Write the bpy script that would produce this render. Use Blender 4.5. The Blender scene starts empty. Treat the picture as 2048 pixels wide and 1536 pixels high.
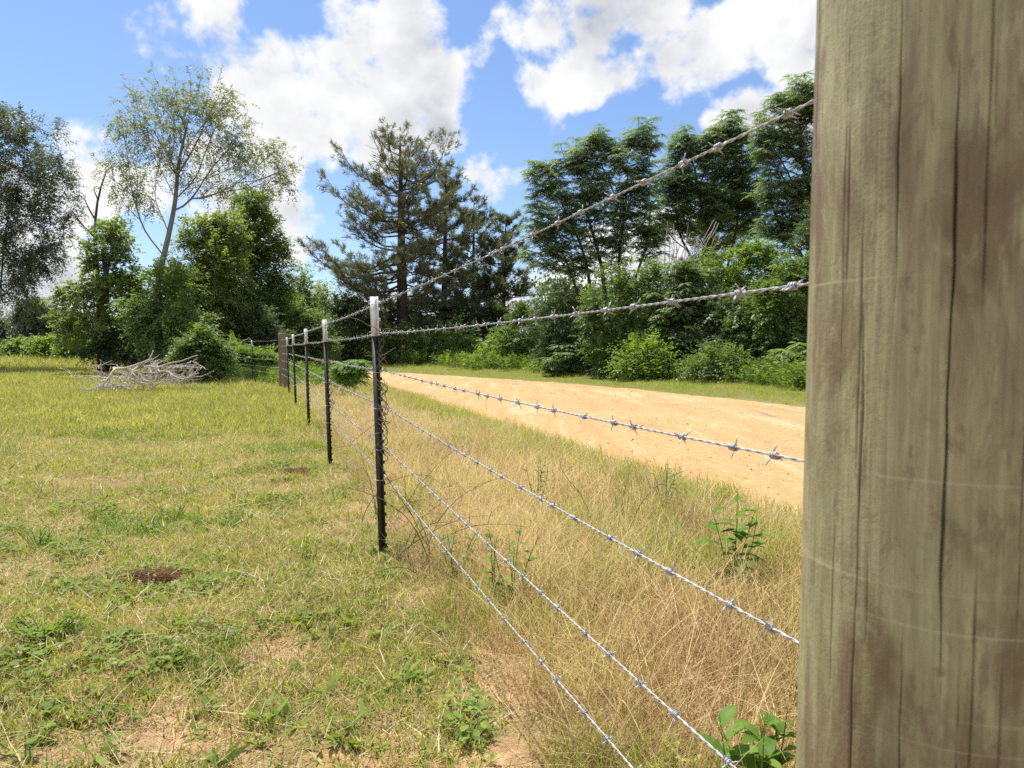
import bpy, math, random
import numpy as np
from mathutils import Vector, Matrix, Euler

R = math.radians
rng = np.random.default_rng(7)
random.seed(7)
scene = bpy.context.scene
COL = scene.collection

# ------------------------------------------------------------------ camera frame
CAM_H = 1.07
PITCH = R(2.67)
FPX = 1500.0
CAM = np.array([0, 0, CAM_H])
FWD = np.array([0, math.cos(PITCH), -math.sin(PITCH)])
UP = np.array([0, math.sin(PITCH), math.cos(PITCH)])
RIGHT = np.array([1.0, 0, 0])

def ray(px, py):
    d = FWD + RIGHT * (px - 1024) / FPX + UP * (768 - py) / FPX
    return d
def at(px, py, Y):
    d = ray(px, py)
    return CAM + d * (Y / d[1])

# fence frame: F0 first metal post, DU along the fence (away), DN towards the road
F0 = np.array([-0.657, 3.85])
DU = np.array([-0.316, 0.9487]); DU /= np.linalg.norm(DU)
DN = np.array([DU[1], -DU[0]])
def uv_of(x, y):
    return (x - F0[0]) * DU[0] + (y - F0[1]) * DU[1], (x - F0[0]) * DN[0] + (y - F0[1]) * DN[1]
def fence_pt(u, v=0.0):
    p = F0 + DU * u + DN * v
    return p

# road edges (world)
NEAR_EDGE = np.array([(9.2, -16), (4.55, -3), (1.85, 4.83), (-.17, 10.6), (-2.75, 18.4), (-5.0, 25), (-8.2, 31), (-15, 39), (-30, 50)], float)
FAR_EDGE = np.array([(15.4, -16), (10.9, -3), (8.35, 4.83), (5.4, 13.7), (3.3, 19.5), (1.2, 24), (-4.3, 32.2), (-10.5, 39.5), (-25, 54)], float)
def resamp(P, n):
    # Catmull-Rom, dense, then even
    out = []
    for i in range(len(P) - 1):
        p0 = P[max(i - 1, 0)]; p1 = P[i]; p2 = P[i + 1]; p3 = P[min(i + 2, len(P) - 1)]
        for t in np.linspace(0, 1, 30, endpoint=False):
            out.append(.5 * ((2 * p1) + (-p0 + p2) * t + (2 * p0 - 5 * p1 + 4 * p2 - p3) * t * t + (-p0 + 3 * p1 - 3 * p2 + p3) * t ** 3))
    out.append(P[-1])
    out = np.array(out)
    s = np.r_[0, np.cumsum(np.linalg.norm(np.diff(out, axis=0), axis=1))]
    q = np.linspace(0, s[-1], n)
    return np.stack([np.interp(q, s, out[:, k]) for k in range(out.shape[1])], 1)
NE = resamp(NEAR_EDGE, 260); FE = resamp(FAR_EDGE, 260)
def edge_x(E, y):
    return np.interp(y, E[:, 1], E[:, 0])
def road_t(x, y):
    """0 at near edge, 1 at far edge, <0 on the fence side, >1 beyond (by x at given y)"""
    a = edge_x(NE, y); b = edge_x(FE, y)
    return (x - a) / (b - a)

def H(x, y):
    x = np.asarray(x, float); y = np.asarray(y, float)
    t = road_t(x, y); vv = (x - F0[0]) * DN[0] + (y - F0[1]) * DN[1]
    h = 0.018 * np.sin(x * 1.7 + .6 * y) * np.sin(y * 1.3 - .5 * x) + .012 * np.sin(x * 4.1 + 1.2) * np.sin(y * 3.7 + x)
    bey = np.clip((t - 1.02) / 1.6, 0, 1)
    h = h * np.clip(np.abs(vv) / .8, 0, 1)
    h = np.where((t > -.02) & (t < 1.02), h * .35, h)
    far = np.clip((y - 30) / 25, 0, 1) * .45
    return h + bey * .35 + np.where(t > 1, far, far * .35)
def ground(px, Y):
    x = (px - 1024) / FPX * (Y * math.cos(PITCH) + 0.0)
    p = at(px, 700, Y)
    return np.array([p[0], Y, float(H(p[0], Y))])

# ------------------------------------------------------------------ mesh helpers
def mesh_np(name, V, Q=None, T=None, mat=None, smooth=False):
    V = np.asarray(V, np.float32)
    me = bpy.data.meshes.new(name)
    Q = np.zeros((0, 4), np.int32) if Q is None else np.asarray(Q, np.int32).reshape(-1, 4)
    T = np.zeros((0, 3), np.int32) if T is None else np.asarray(T, np.int32).reshape(-1, 3)
    me.vertices.add(len(V)); me.vertices.foreach_set('co', V.ravel())
    nl = Q.size + T.size
    me.loops.add(nl); me.loops.foreach_set('vertex_index', np.r_[Q.ravel(), T.ravel()])
    me.polygons.add(len(Q) + len(T))
    st = np.r_[np.arange(len(Q)) * 4, Q.size + np.arange(len(T)) * 3].astype(np.int32)
    me.polygons.foreach_set('loop_start', st)
    if smooth:
        me.polygons.foreach_set('use_smooth', np.ones(len(Q) + len(T), bool))
    me.update(calc_edges=True)
    if mat is not None: me.materials.append(mat)
    return me

def link(name, me, parent=None, loc=None):
    o = bpy.data.objects.new(name, me); COL.objects.link(o)
    if parent is not None: o.parent = parent
    if loc is not None: o.location = loc
    return o
def tag(o, label=None, cat=None, group=None, kind=None):
    if label: o['label'] = label
    if cat: o['category'] = cat
    if group: o['group'] = group
    if kind: o['kind'] = kind
    return o
def empty(name, loc, label, cat, group=None):
    o = bpy.data.objects.new(name, None); COL.objects.link(o); o.location = loc
    o.empty_display_size = .1
    return tag(o, label, cat, group)

class MB:
    def __init__(s): s.V = []; s.Q = []; s.T = []; s.n = 0
    def add(s, V, Q=None, T=None):
        V = np.asarray(V, float).reshape(-1, 3)
        if Q is not None and len(Q): s.Q.append(np.asarray(Q, int).reshape(-1, 4) + s.n)
        if T is not None and len(T): s.T.append(np.asarray(T, int).reshape(-1, 3) + s.n)
        s.V.append(V); s.n += len(V)
    def tube(s, P, r, k=6, cap=True):
        P = np.asarray(P, float); n = len(P)
        r = np.broadcast_to(np.asarray(r, float), (n,))
        t = np.gradient(P, axis=0); t /= np.linalg.norm(t, axis=1)[:, None] + 1e-12
        ref = np.array([0, 0, 1.0]) if abs(t[:, 2]).mean() < .8 else np.array([1.0, 0, 0])
        a = np.cross(t, ref); a /= np.linalg.norm(a, axis=1)[:, None] + 1e-9
        b = np.cross(t, a)
        th = np.linspace(0, 2 * np.pi, k, endpoint=False)
        V = P[:, None] + r[:, None, None] * (np.cos(th)[None, :, None] * a[:, None] + np.sin(th)[None, :, None] * b[:, None])
        i = np.arange(n - 1)[:, None] * k; j = np.arange(k)[None]
        j2 = (j + 1) % k
        Q = np.stack([i + j, i + k + j, i + k + j2, i + j2], -1).reshape(-1, 4)
        V = V.reshape(-1, 3); T = []
        if cap:
            V = np.vstack([V, P[0], P[-1]])
            for q in range(k):
                T.append((n * k, q, (q + 1) % k)); T.append((n * k + 1, (n - 1) * k + (q + 1) % k, (n - 1) * k + q))
        s.add(V, Q, T)
    def box(s, lo, hi, M=None):
        x0, y0, z0 = lo; x1, y1, z1 = hi
        V = np.array([(x0, y0, z0), (x1, y0, z0), (x1, y1, z0), (x0, y1, z0), (x0, y0, z1), (x1, y0, z1), (x1, y1, z1), (x0, y1, z1)], float)
        s.add(V, [(0, 3, 2, 1), (4, 5, 6, 7), (0, 1, 5, 4), (1, 2, 6, 5), (2, 3, 7, 6), (3, 0, 4, 7)])
    def mesh(s, name, mat, smooth=False, off=None):
        V = np.vstack(s.V)
        if off is not None: V = V - np.asarray(off)
        return mesh_np(name, V, np.vstack(s.Q) if s.Q else None, np.vstack(s.T) if s.T else None, mat, smooth)

def unit(a):
    return a / (np.linalg.norm(a, axis=-1, keepdims=True) + 1e-9)

def leaf_quads(base, d, nrm, L, W, fold=.12):
    """diamond leaves: base, side, tip, side"""
    N = len(base); d = unit(d)
    s = unit(np.cross(d, nrm)); n = np.cross(s, d)
    L = np.broadcast_to(L, (N,))[:, None]; W = np.broadcast_to(W, (N,))[:, None]
    mid = base + d * L * .45 + n * W * fold
    V = np.stack([base, mid + s * W * .5, base + d * L - n * L * .06, mid - s * W * .5], 1).reshape(-1, 3)
    Q = np.arange(N * 4).reshape(-1, 4)
    return V, Q

def rand_dirs(N, r):
    return unit(r.normal(size=(N, 3)))

# ------------------------------------------------------------------ materials
def new_mat(name):
    m = bpy.data.materials.new(name); m.use_nodes = True
    nt = m.node_tree; nt.nodes.clear()
    out = nt.nodes.new('ShaderNodeOutputMaterial')
    return m, nt, out
def nd(nt, typ, **kw):
    n = nt.nodes.new(typ)
    for k, v in kw.items():
        if k.startswith('i_'): n.inputs[k[2:]].default_value = v
        else: setattr(n, k, v)
    return n
def ramp(nt, fac, cols, interp='LINEAR'):
    r = nt.nodes.new('ShaderNodeValToRGB'); r.color_ramp.interpolation = interp
    e = r.color_ramp.elements
    while len(e) < len(cols): e.new(.5)
    for i, (p, c) in enumerate(cols):
        e[i].position = p; e[i].color = (*c, 1)
    if fac is not None: nt.links.new(fac, r.inputs[0])
    return r
def noise(nt, vec, scale, detail=4, rough=.55, dist=0):
    n = nt.nodes.new('ShaderNodeTexNoise'); n.inputs['Scale'].default_value = scale
    n.inputs['Detail'].default_value = detail; n.inputs['Roughness'].default_value = rough
    n.inputs['Distortion'].default_value = dist
    if vec is not None: nt.links.new(vec, n.inputs['Vector'])
    return n
def math_n(nt, op, a, b=None, c=None, clamp=False):
    m = nt.nodes.new('ShaderNodeMath'); m.operation = op; m.use_clamp = clamp
    for i, v in enumerate((a, b, c)):
        if v is None: continue
        if isinstance(v, (int, float)): m.inputs[i].default_value = v
        else: nt.links.new(v, m.inputs[i])
    return m.outputs[0]
def mix_c(nt, fac, a, b, typ='MIX'):
    m = nt.nodes.new('ShaderNodeMix'); m.data_type = 'RGBA'; m.blend_type = typ
    for k, v in ((0, fac), (6, a), (7, b)):
        if isinstance(v, (int, float)): m.inputs[k].default_value = v
        elif isinstance(v, tuple): m.inputs[k].default_value = (*v, 1)
        else: nt.links.new(v, m.inputs[k])
    return m.outputs[2]
def mapr(nt, v, a, b, c=0., d=1., smooth=False):
    m = nt.nodes.new('ShaderNodeMapRange')
    if smooth: m.interpolation_type = 'SMOOTHSTEP'
    nt.links.new(v, m.inputs[0])
    m.inputs[1].default_value = a; m.inputs[2].default_value = b; m.inputs[3].default_value = c; m.inputs[4].default_value = d
    return m.outputs[0]

def leaf_mat(name, cols, trans=.35, tmul=(1.5, 1.6, .7), rough=.45, spec=.35, patch=None, patch_scale=.35, inst=False, pb=.42):
    """leaf blades: colour varies from leaf to leaf; patch = second colour set chosen by a large world noise"""
    m, nt, out = new_mat(name)
    g = nd(nt, 'ShaderNodeNewGeometry')
    f = g.outputs['Random Per Island']
    if inst:
        oi = nd(nt, 'ShaderNodeObjectInfo')
        f = math_n(nt, 'FRACT', math_n(nt, 'ADD', f, math_n(nt, 'MULTIPLY', oi.outputs['Random'], .999)))
    n = len(cols)
    c = ramp(nt, f, [(i / (n - 1), cc) for i, cc in enumerate(cols)]).outputs[0]
    if patch:
        c2 = ramp(nt, f, [(i / (len(patch) - 1), cc) for i, cc in enumerate(patch)]).outputs[0]
        nz = noise(nt, g.outputs['Position'], patch_scale, 5, .65)
        c = mix_c(nt, mapr(nt, nz.outputs[0], pb, pb + .16), c, c2)
    p = nd(nt, 'ShaderNodeBsdfPrincipled', i_Roughness=rough)
    p.inputs['Specular IOR Level'].default_value = spec
    nt.links.new(c, p.inputs['Base Color'])
    t = nd(nt, 'ShaderNodeBsdfTranslucent')
    nt.links.new(mix_c(nt, 1.0, c, tuple(tmul), 'MULTIPLY'), t.inputs['Color'])
    mx = nd(nt, 'ShaderNodeMixShader'); mx.inputs[0].default_value = trans
    nt.links.new(p.outputs[0], mx.inputs[1]); nt.links.new(t.outputs[0], mx.inputs[2])
    nt.links.new(mx.outputs[0], out.inputs[0])
    return m

def bark_mat(name, c1, c2, scale=6, rough=.85):
    m, nt, out = new_mat(name)
    g = nd(nt, 'ShaderNodeNewGeometry')
    mp = nd(nt, 'ShaderNodeMapping'); mp.inputs['Scale'].default_value = (1, 1, .25)
    nt.links.new(g.outputs['Position'], mp.inputs[0])
    n = noise(nt, mp.outputs[0], scale, 6, .65)
    c = ramp(nt, n.outputs[0], [(.3, c1), (.7, c2)])
    p = nd(nt, 'ShaderNodeBsdfPrincipled', i_Roughness=rough); p.inputs['Specular IOR Level'].default_value = .2
    nt.links.new(c.outputs[0], p.inputs['Base Color'])
    b = nd(nt, 'ShaderNodeBump', i_Strength=.6, i_Distance=.03); nt.links.new(n.outputs[0], b.inputs['Height'])
    nt.links.new(b.outputs[0], p.inputs['Normal'])
    nt.links.new(p.outputs[0], out.inputs[0])
    return m

def simple_mat(name, c1, c2, scale, rough=.6, metal=0., bump=.2, bdist=.002, spec=.4):
    m, nt, out = new_mat(name)
    tc = nd(nt, 'ShaderNodeTexCoord')
    n = noise(nt, tc.outputs['Object'], scale, 6, .6)
    c = ramp(nt, n.outputs[0], [(.35, c1), (.65, c2)])
    p = nd(nt, 'ShaderNodeBsdfPrincipled', i_Roughness=rough, i_Metallic=metal); p.inputs['Specular IOR Level'].default_value = spec
    nt.links.new(c.outputs[0], p.inputs['Base Color'])
    b = nd(nt, 'ShaderNodeBump', i_Strength=bump, i_Distance=bdist); nt.links.new(n.outputs[0], b.inputs['Height'])
    nt.links.new(b.outputs[0], p.inputs['Normal']); nt.links.new(p.outputs[0], out.inputs[0])
    return m

MAT = {}
# foliage kinds (real-world albedo)
MAT['oak'] = leaf_mat('oak_leaf', [(.088, .106, .066), (.12, .142, .085), (.165, .185, .115)], .4, (1.25, 1.35, .7), .42, .45)
MAT['light'] = leaf_mat('young_leaf', [(.14, .195, .06), (.19, .25, .08), (.255, .315, .11)], .5, (1.35, 1.35, .6), .55, .25)
MAT['birch'] = leaf_mat('sparse_leaf', [(.15, .175, .07), (.205, .23, .09), (.27, .285, .125)], .48, (1.3, 1.35, .65), .5, .3)
MAT['dark'] = leaf_mat('dense_leaf', [(.068, .108, .045), (.10, .15, .058), (.135, .19, .075)], .44, (1.35, 1.4, .65), .5, .3)
MAT['pine'] = leaf_mat('pine_needle', [(.115, .128, .066), (.158, .17, .088), (.215, .215, .118)], .36, (1.2, 1.2, .75), .4, .45)
MAT['pine_young'] = leaf_mat('pine_needle_young', [(.10, .12, .058), (.145, .165, .07), (.20, .205, .095)], .36, (1.2, 1.25, .7), .42, .4)
MAT['mid'] = leaf_mat('mid_leaf', [(.11, .165, .052), (.15, .215, .068), (.205, .275, .092)], .48, (1.35, 1.38, .6), .5, .3)
MAT['china'] = leaf_mat('compound_leaf', [(.11, .165, .08), (.155, .22, .10), (.215, .285, .13)], .48, (1.3, 1.35, .65), .48, .3)
MAT['shrub'] = leaf_mat('shrub_leaf', [(.09, .142, .044), (.13, .195, .06), (.18, .255, .08)], .47, (1.35, 1.38, .6), .48, .35)
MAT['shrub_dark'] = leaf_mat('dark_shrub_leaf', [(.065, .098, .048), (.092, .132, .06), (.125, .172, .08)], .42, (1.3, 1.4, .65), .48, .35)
MAT['shrub_bright'] = leaf_mat('bright_shrub_leaf', [(.14, .215, .042), (.185, .27, .055), (.25, .335, .075)], .5, (1.35, 1.38, .55), .48, .3)
MAT['weed'] = leaf_mat('weed_leaf', [(.09, .17, .02), (.13, .23, .03), (.19, .30, .045)], .45, (1.4, 1.4, .5), .55, .2)
MAT['weed_yellow'] = leaf_mat('yellow_weed_leaf', [(.28, .28, .03), (.36, .36, .04), (.42, .38, .05)], .4, (1.3, 1.3, .5))
MAT['bark_dark'] = bark_mat('dark_bark', (.03, .026, .022), (.085, .075, .062))
MAT['bark_grey'] = bark_mat('grey_bark', (.10, .095, .085), (.24, .225, .20), 9)
MAT['bark_pine'] = bark_mat('pine_bark', (.035, .025, .022), (.11, .08, .068), 7)
MAT['dead'] = bark_mat('dead_wood', (.38, .32, .27), (.64, .56, .49), 14)
MAT['vine'] = bark_mat('dry_vine', (.16, .11, .075), (.34, .26, .19), 30)
MAT['dead_brown'] = bark_mat('dead_stem', (.10, .065, .04), (.24, .17, .11), 30)

# ------------------------------------------------------------------ trees
def tree_mesh_from_nodes(P, par, rad_tip, rad_pow, r_base, keep=0, k=6, rmax=None):
    n = len(P)
    ch = [[] for _ in range(n)]
    for i in range(1, n): ch[par[i]].append(i)
    tips = np.zeros(n)
    for i in range(n - 1, -1, -1):
        if not ch[i]: tips[i] = 1
        if i: tips[par[i]] += tips[i]
    r = rad_tip * tips ** rad_pow
    if keep:
        r[:keep] = r_base * (1 - .72 * np.linspace(0, 1, keep) ** 1.1)
        for i in range(keep, n):
            pr = r[par[i]]
            r[i] = min(r[i], pr * (.62 if par[i] < keep else 1.0))
    # smooth the limbs
    for it in range(3):
        Pn = P.copy()
        for i in range(keep, n):
            if ch[i]:
                c = max(ch[i], key=lambda q: tips[q]); Pn[i] = P[i] * .5 + (P[par[i]] + P[c]) * .25
        P[:] = Pn
    mb = MB()
    stack = [(0, None)]
    while stack:
        i, pre = stack.pop()
        chain = ([pre] if pre is not None else []) + [i]
        rr = ([r[i]] if pre is not None else []) + [r[i]]
        j = i
        while ch[j]:
            c = sorted(ch[j], key=lambda q: -tips[q])
            for q in c[1:]: stack.append((q, j))
            j = c[0]; chain.append(j); rr.append(r[j])
        if len(chain) > 1:
            kk = k if max(rr) > .03 else (5 if max(rr) > .015 else 4)
            mb.tube(P[chain], rr, kk, cap=False)
    return mb, r, ch

def grow(trunk, attr, bf=.35, step=.45, seed=0, jit=.12, sag=0.0):
    r = np.random.default_rng(seed)
    tl = np.r_[0, np.cumsum(np.linalg.norm(np.diff(trunk, axis=0), axis=1))]
    m = max(4, int(tl[-1] / .4)); q = np.linspace(0, tl[-1], m)
    T = np.stack([np.interp(q, tl, trunk[:, k]) for k in range(3)], 1)
    P = list(T); par = [max(i - 1, 0) for i in range(m)]; pl = list(q)
    start = int(m * .22)
    order = np.argsort(np.linalg.norm(attr - T[int(m * .5)], axis=1))
    tipsidx = []
    PA = np.zeros((len(attr) * 30 + m + 10, 3)); PL = np.zeros(len(PA)); cnt = m
    PA[:m] = T; PL[:m] = q; PL[:start] += 1e3
    for ai in order:
        a = attr[ai]
        dv = np.linalg.norm(PA[:cnt] - a, axis=1)
        # prefer parents lower than the attractor (branches rise)
        cost = dv + bf * PL[:cnt] + .9 * np.clip(PA[:cnt, 2] - a[2], 0, None)
        j = int(np.argmin(cost)); d = dv[j]
        ns = max(1, min(24, int(d / step)))
        prev = j; p0 = PA[j].copy()
        for s_ in range(1, ns + 1):
            t = s_ / ns
            p = p0 + (a - p0) * t
            if s_ < ns:
                p = p + r.normal(size=3) * jit * min(1, d) * .5
                p[2] += sag * d * t * (1 - t)
            PA[cnt] = p; PL[cnt] = PL[prev] % 1e3 + np.linalg.norm(p - PA[prev])
            par.append(prev); prev = cnt; cnt += 1
        tipsidx.append(prev)
    return PA[:cnt].copy(), par, tipsidx, m

def clump_mask(P, size, seed):
    g = np.random.default_rng(seed); v = np.zeros(len(P))
    for k in range(7):
        w_ = rand_dirs(1, g)[0] * 2 * np.pi / (size * g.uniform(.6, 1.6)); v += np.sin(P @ w_ + g.uniform(0, 6.28))
    return v
def blob_points(blobs, Y, n, r, depth_k=1.0, surf=2.2, gap=.0, size=1.6):
    if gap > 0:
        P = blob_points(blobs, Y, int(n / (1 - gap)) + 5, r, depth_k, surf)
        v = clump_mask(P, size, int(r.integers(0, 9999)))
        return P[np.argsort(-v)[:n]]
    vol = np.array([(b[2] * b[3] * (b[2] + b[3]) / 2) ** .75 * (b[5] if len(b) > 5 else 1) for b in blobs]); w = vol / vol.sum()
    out = []
    for b, f in zip(blobs, w):
        k = max(3, int(round(n * f)))
        dY = b[4] if len(b) > 4 else 0
        yy = Y + dY
        c = at(b[0], b[1], yy); sx = b[2] / FPX * yy; sz = b[3] / FPX * yy; sy = (sx + sz) / 2 * depth_k
        u = rand_dirs(k, r) * (r.random(k) ** (1 / surf))[:, None]
        out.append(c + u * np.array([sx, sy, sz]))
    return np.vstack(out)

def simple_leaves(C, per, sig, L, W, r, up=.6, droop=.25, horiz=0.0):
    N = len(C) * per
    base = np.repeat(C, per, 0) + r.normal(size=(N, 3)) * np.array([sig, sig, sig * .8])
    d = rand_dirs(N, r); d[:, 2] = d[:, 2] * (1 - horiz) - droop
    nrm = rand_dirs(N, r) + np.array([0, 0, up])
    s = r.uniform(.7, 1.3, N)
    return leaf_quads(base, d, nrm, L * s, W * s)

def compound_leaves(O, D, L, nl, lw, ll, droop, r):
    """O origins, D directions of each compound leaf; returns leaflet quads"""
    M = len(O); D = unit(D)
    L = np.broadcast_to(L, (M,)) * r.uniform(.75, 1.2, M)
    t = np.linspace(.22, 1, nl)
    z = np.array([0, 0, 1.0])
    side = unit(np.cross(D, z) + 1e-4)
    pts = O[:, None] + D[:, None] * (L[:, None] * t)[..., None] - z * (droop * L[:, None] * t ** 2)[..., None]
    tang = unit(D[:, None] - z * (2 * droop * t)[None, :, None])
    B, DD, NN, LL = [], [], [], []
    for sg in (-1, 1):
        dd = tang * .55 + side[:, None] * sg * .85 - z * .3
        B.append(pts); DD.append(dd)
        NN.append(np.cross(np.broadcast_to(side[:, None], tang.shape), tang) + r.normal(size=tang.shape) * .25)
        LL.append(np.broadcast_to(ll * (1 - .45 * np.abs(t - .5)), pts.shape[:2]))
    B = np.concatenate(B, 1).reshape(-1, 3); DD = np.concatenate(DD, 1).reshape(-1, 3); NN = np.concatenate(NN, 1).reshape(-1, 3)
    LL = np.concatenate(LL, 1).reshape(-1)
    return leaf_quads(B, DD, NN, LL, LL * lw)

def rosettes(C, nleaf, L, nl, lw, ll, droop, r, rise=.25):
    M = len(C)
    az = r.uniform(0, 2 * np.pi, (M, 1)) + np.arange(nleaf)[None] * 2.4
    el = r.uniform(-.1, .7, (M, nleaf)) * rise * 2
    D = np.stack([np.cos(az) * np.cos(el), np.sin(az) * np.cos(el), np.sin(el)], -1).reshape(-1, 3)
    O = np.repeat(C, nleaf, 0)
    return compound_leaves(O, D, L, nl, lw, ll, droop, r)

def make_tree(name, label, cat, Y, base_px, trunk_px, r_base, blobs, n_attr, style, leafmat, barkmat, seed,
              group=None, per=60, sig=.35, L=.1, W=.05, bf=.6, depth_k=1.0, tip=.006, pw=.44, surf=2.2, extra_trunks=(), droop=.25, up=.6, step=.45, jit=.14, cl=.3, hz=0., parts=('trunk', 'crown'), gap=.38, size=1.5, rise=.3):
    r = np.random.default_rng(seed)
    b = ground(base_px, Y)
    root = empty(name, b, label, cat, group)
    tr = np.array([b - np.array([0, 0, .15])] + [at(x, y, Y + (dd[0] if dd else 0)) for x, y, *dd in trunk_px])
    attr = blob_points(blobs, Y, n_attr, r, depth_k, surf, gap, size)
    attr = attr[attr[:, 2] > H(attr[:, 0], attr[:, 1]) + .12]
    mb = MB(); tipsP = None
    groups = [(tr, r_base)]
    for et, er in extra_trunks:
        groups.append((np.array([b + np.array([er * 2 * ((i % 2) - .5), .1, -.15]) if i == 0 else at(p[0], p[1], Y + (p[2] if len(p) > 2 else 0)) for i, p in enumerate([None] + list(et))]), er))
    # nearest trunk for each attractor
    dist = np.stack([np.min(np.linalg.norm(attr[:, None] - resamp(g[0], 24)[None], axis=2), 1) for g in groups], 1)
    own = np.argmin(dist, 1)
    tipsAll = []
    for gi, (g, gr) in enumerate(groups):
        A = attr[own == gi]
        if len(A) < 2: continue
        P, par, ti, nk = grow(resamp(g, 30), A, bf, step, seed + gi, jit, .1)
        m2, rr, ch = tree_mesh_from_nodes(P, par, tip, pw, gr, nk)
        mb.add(np.vstack(m2.V), np.vstack(m2.Q))
        tipsAll.append(P[ti])
        # a bit of foliage along the twigs too
        par = np.array(par); tw = np.where(rr < tip * 3)[0]
        if len(tw): tipsAll.append(P[r.choice(tw, int(len(tw) * cl))])
    link(parts[0], mb.mesh(parts[0], barkmat, True, b), root)
    C = np.vstack(tipsAll)
    if style == 'simple':
        V, Q = simple_leaves(C, per, sig, L, W, r, up, droop, hz)
    elif style == 'spray':
        nl = 8; ns_ = max(1, int(round(per / (2 * nl))))
        O = np.repeat(C, ns_, 0) + r.normal(size=(len(C) * ns_, 3)) * sig * .35
        cen = attr.mean(0)
        D = rand_dirs(len(O), r) + unit(O - cen) * .55 + np.array([0, 0, rise])
        V, Q = compound_leaves(O, D, sig * 2.6, nl, W / L, L, droop, r)
        V = V + np.repeat(r.normal(size=(len(V) // 4, 3)) * sig * .12, 4, 0)
    elif style == 'rosette':
        # per = compound leaves per shoot
        C = np.repeat(C, 1, 0)
        V, Q = rosettes(C, per, sig, 8, W, L, .42, r, .42)
    keep = V[:, 2].reshape(-1, 4).min(1) > (H(V[::4, 0], V[::4, 1]) + .01)
    V = V.reshape(-1, 4, 3)[keep].reshape(-1, 3); Q = np.arange(len(V)).reshape(-1, 4)
    link(parts[1], mesh_np(parts[1], V - b, Q, None, leafmat), root)
    return root

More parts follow.
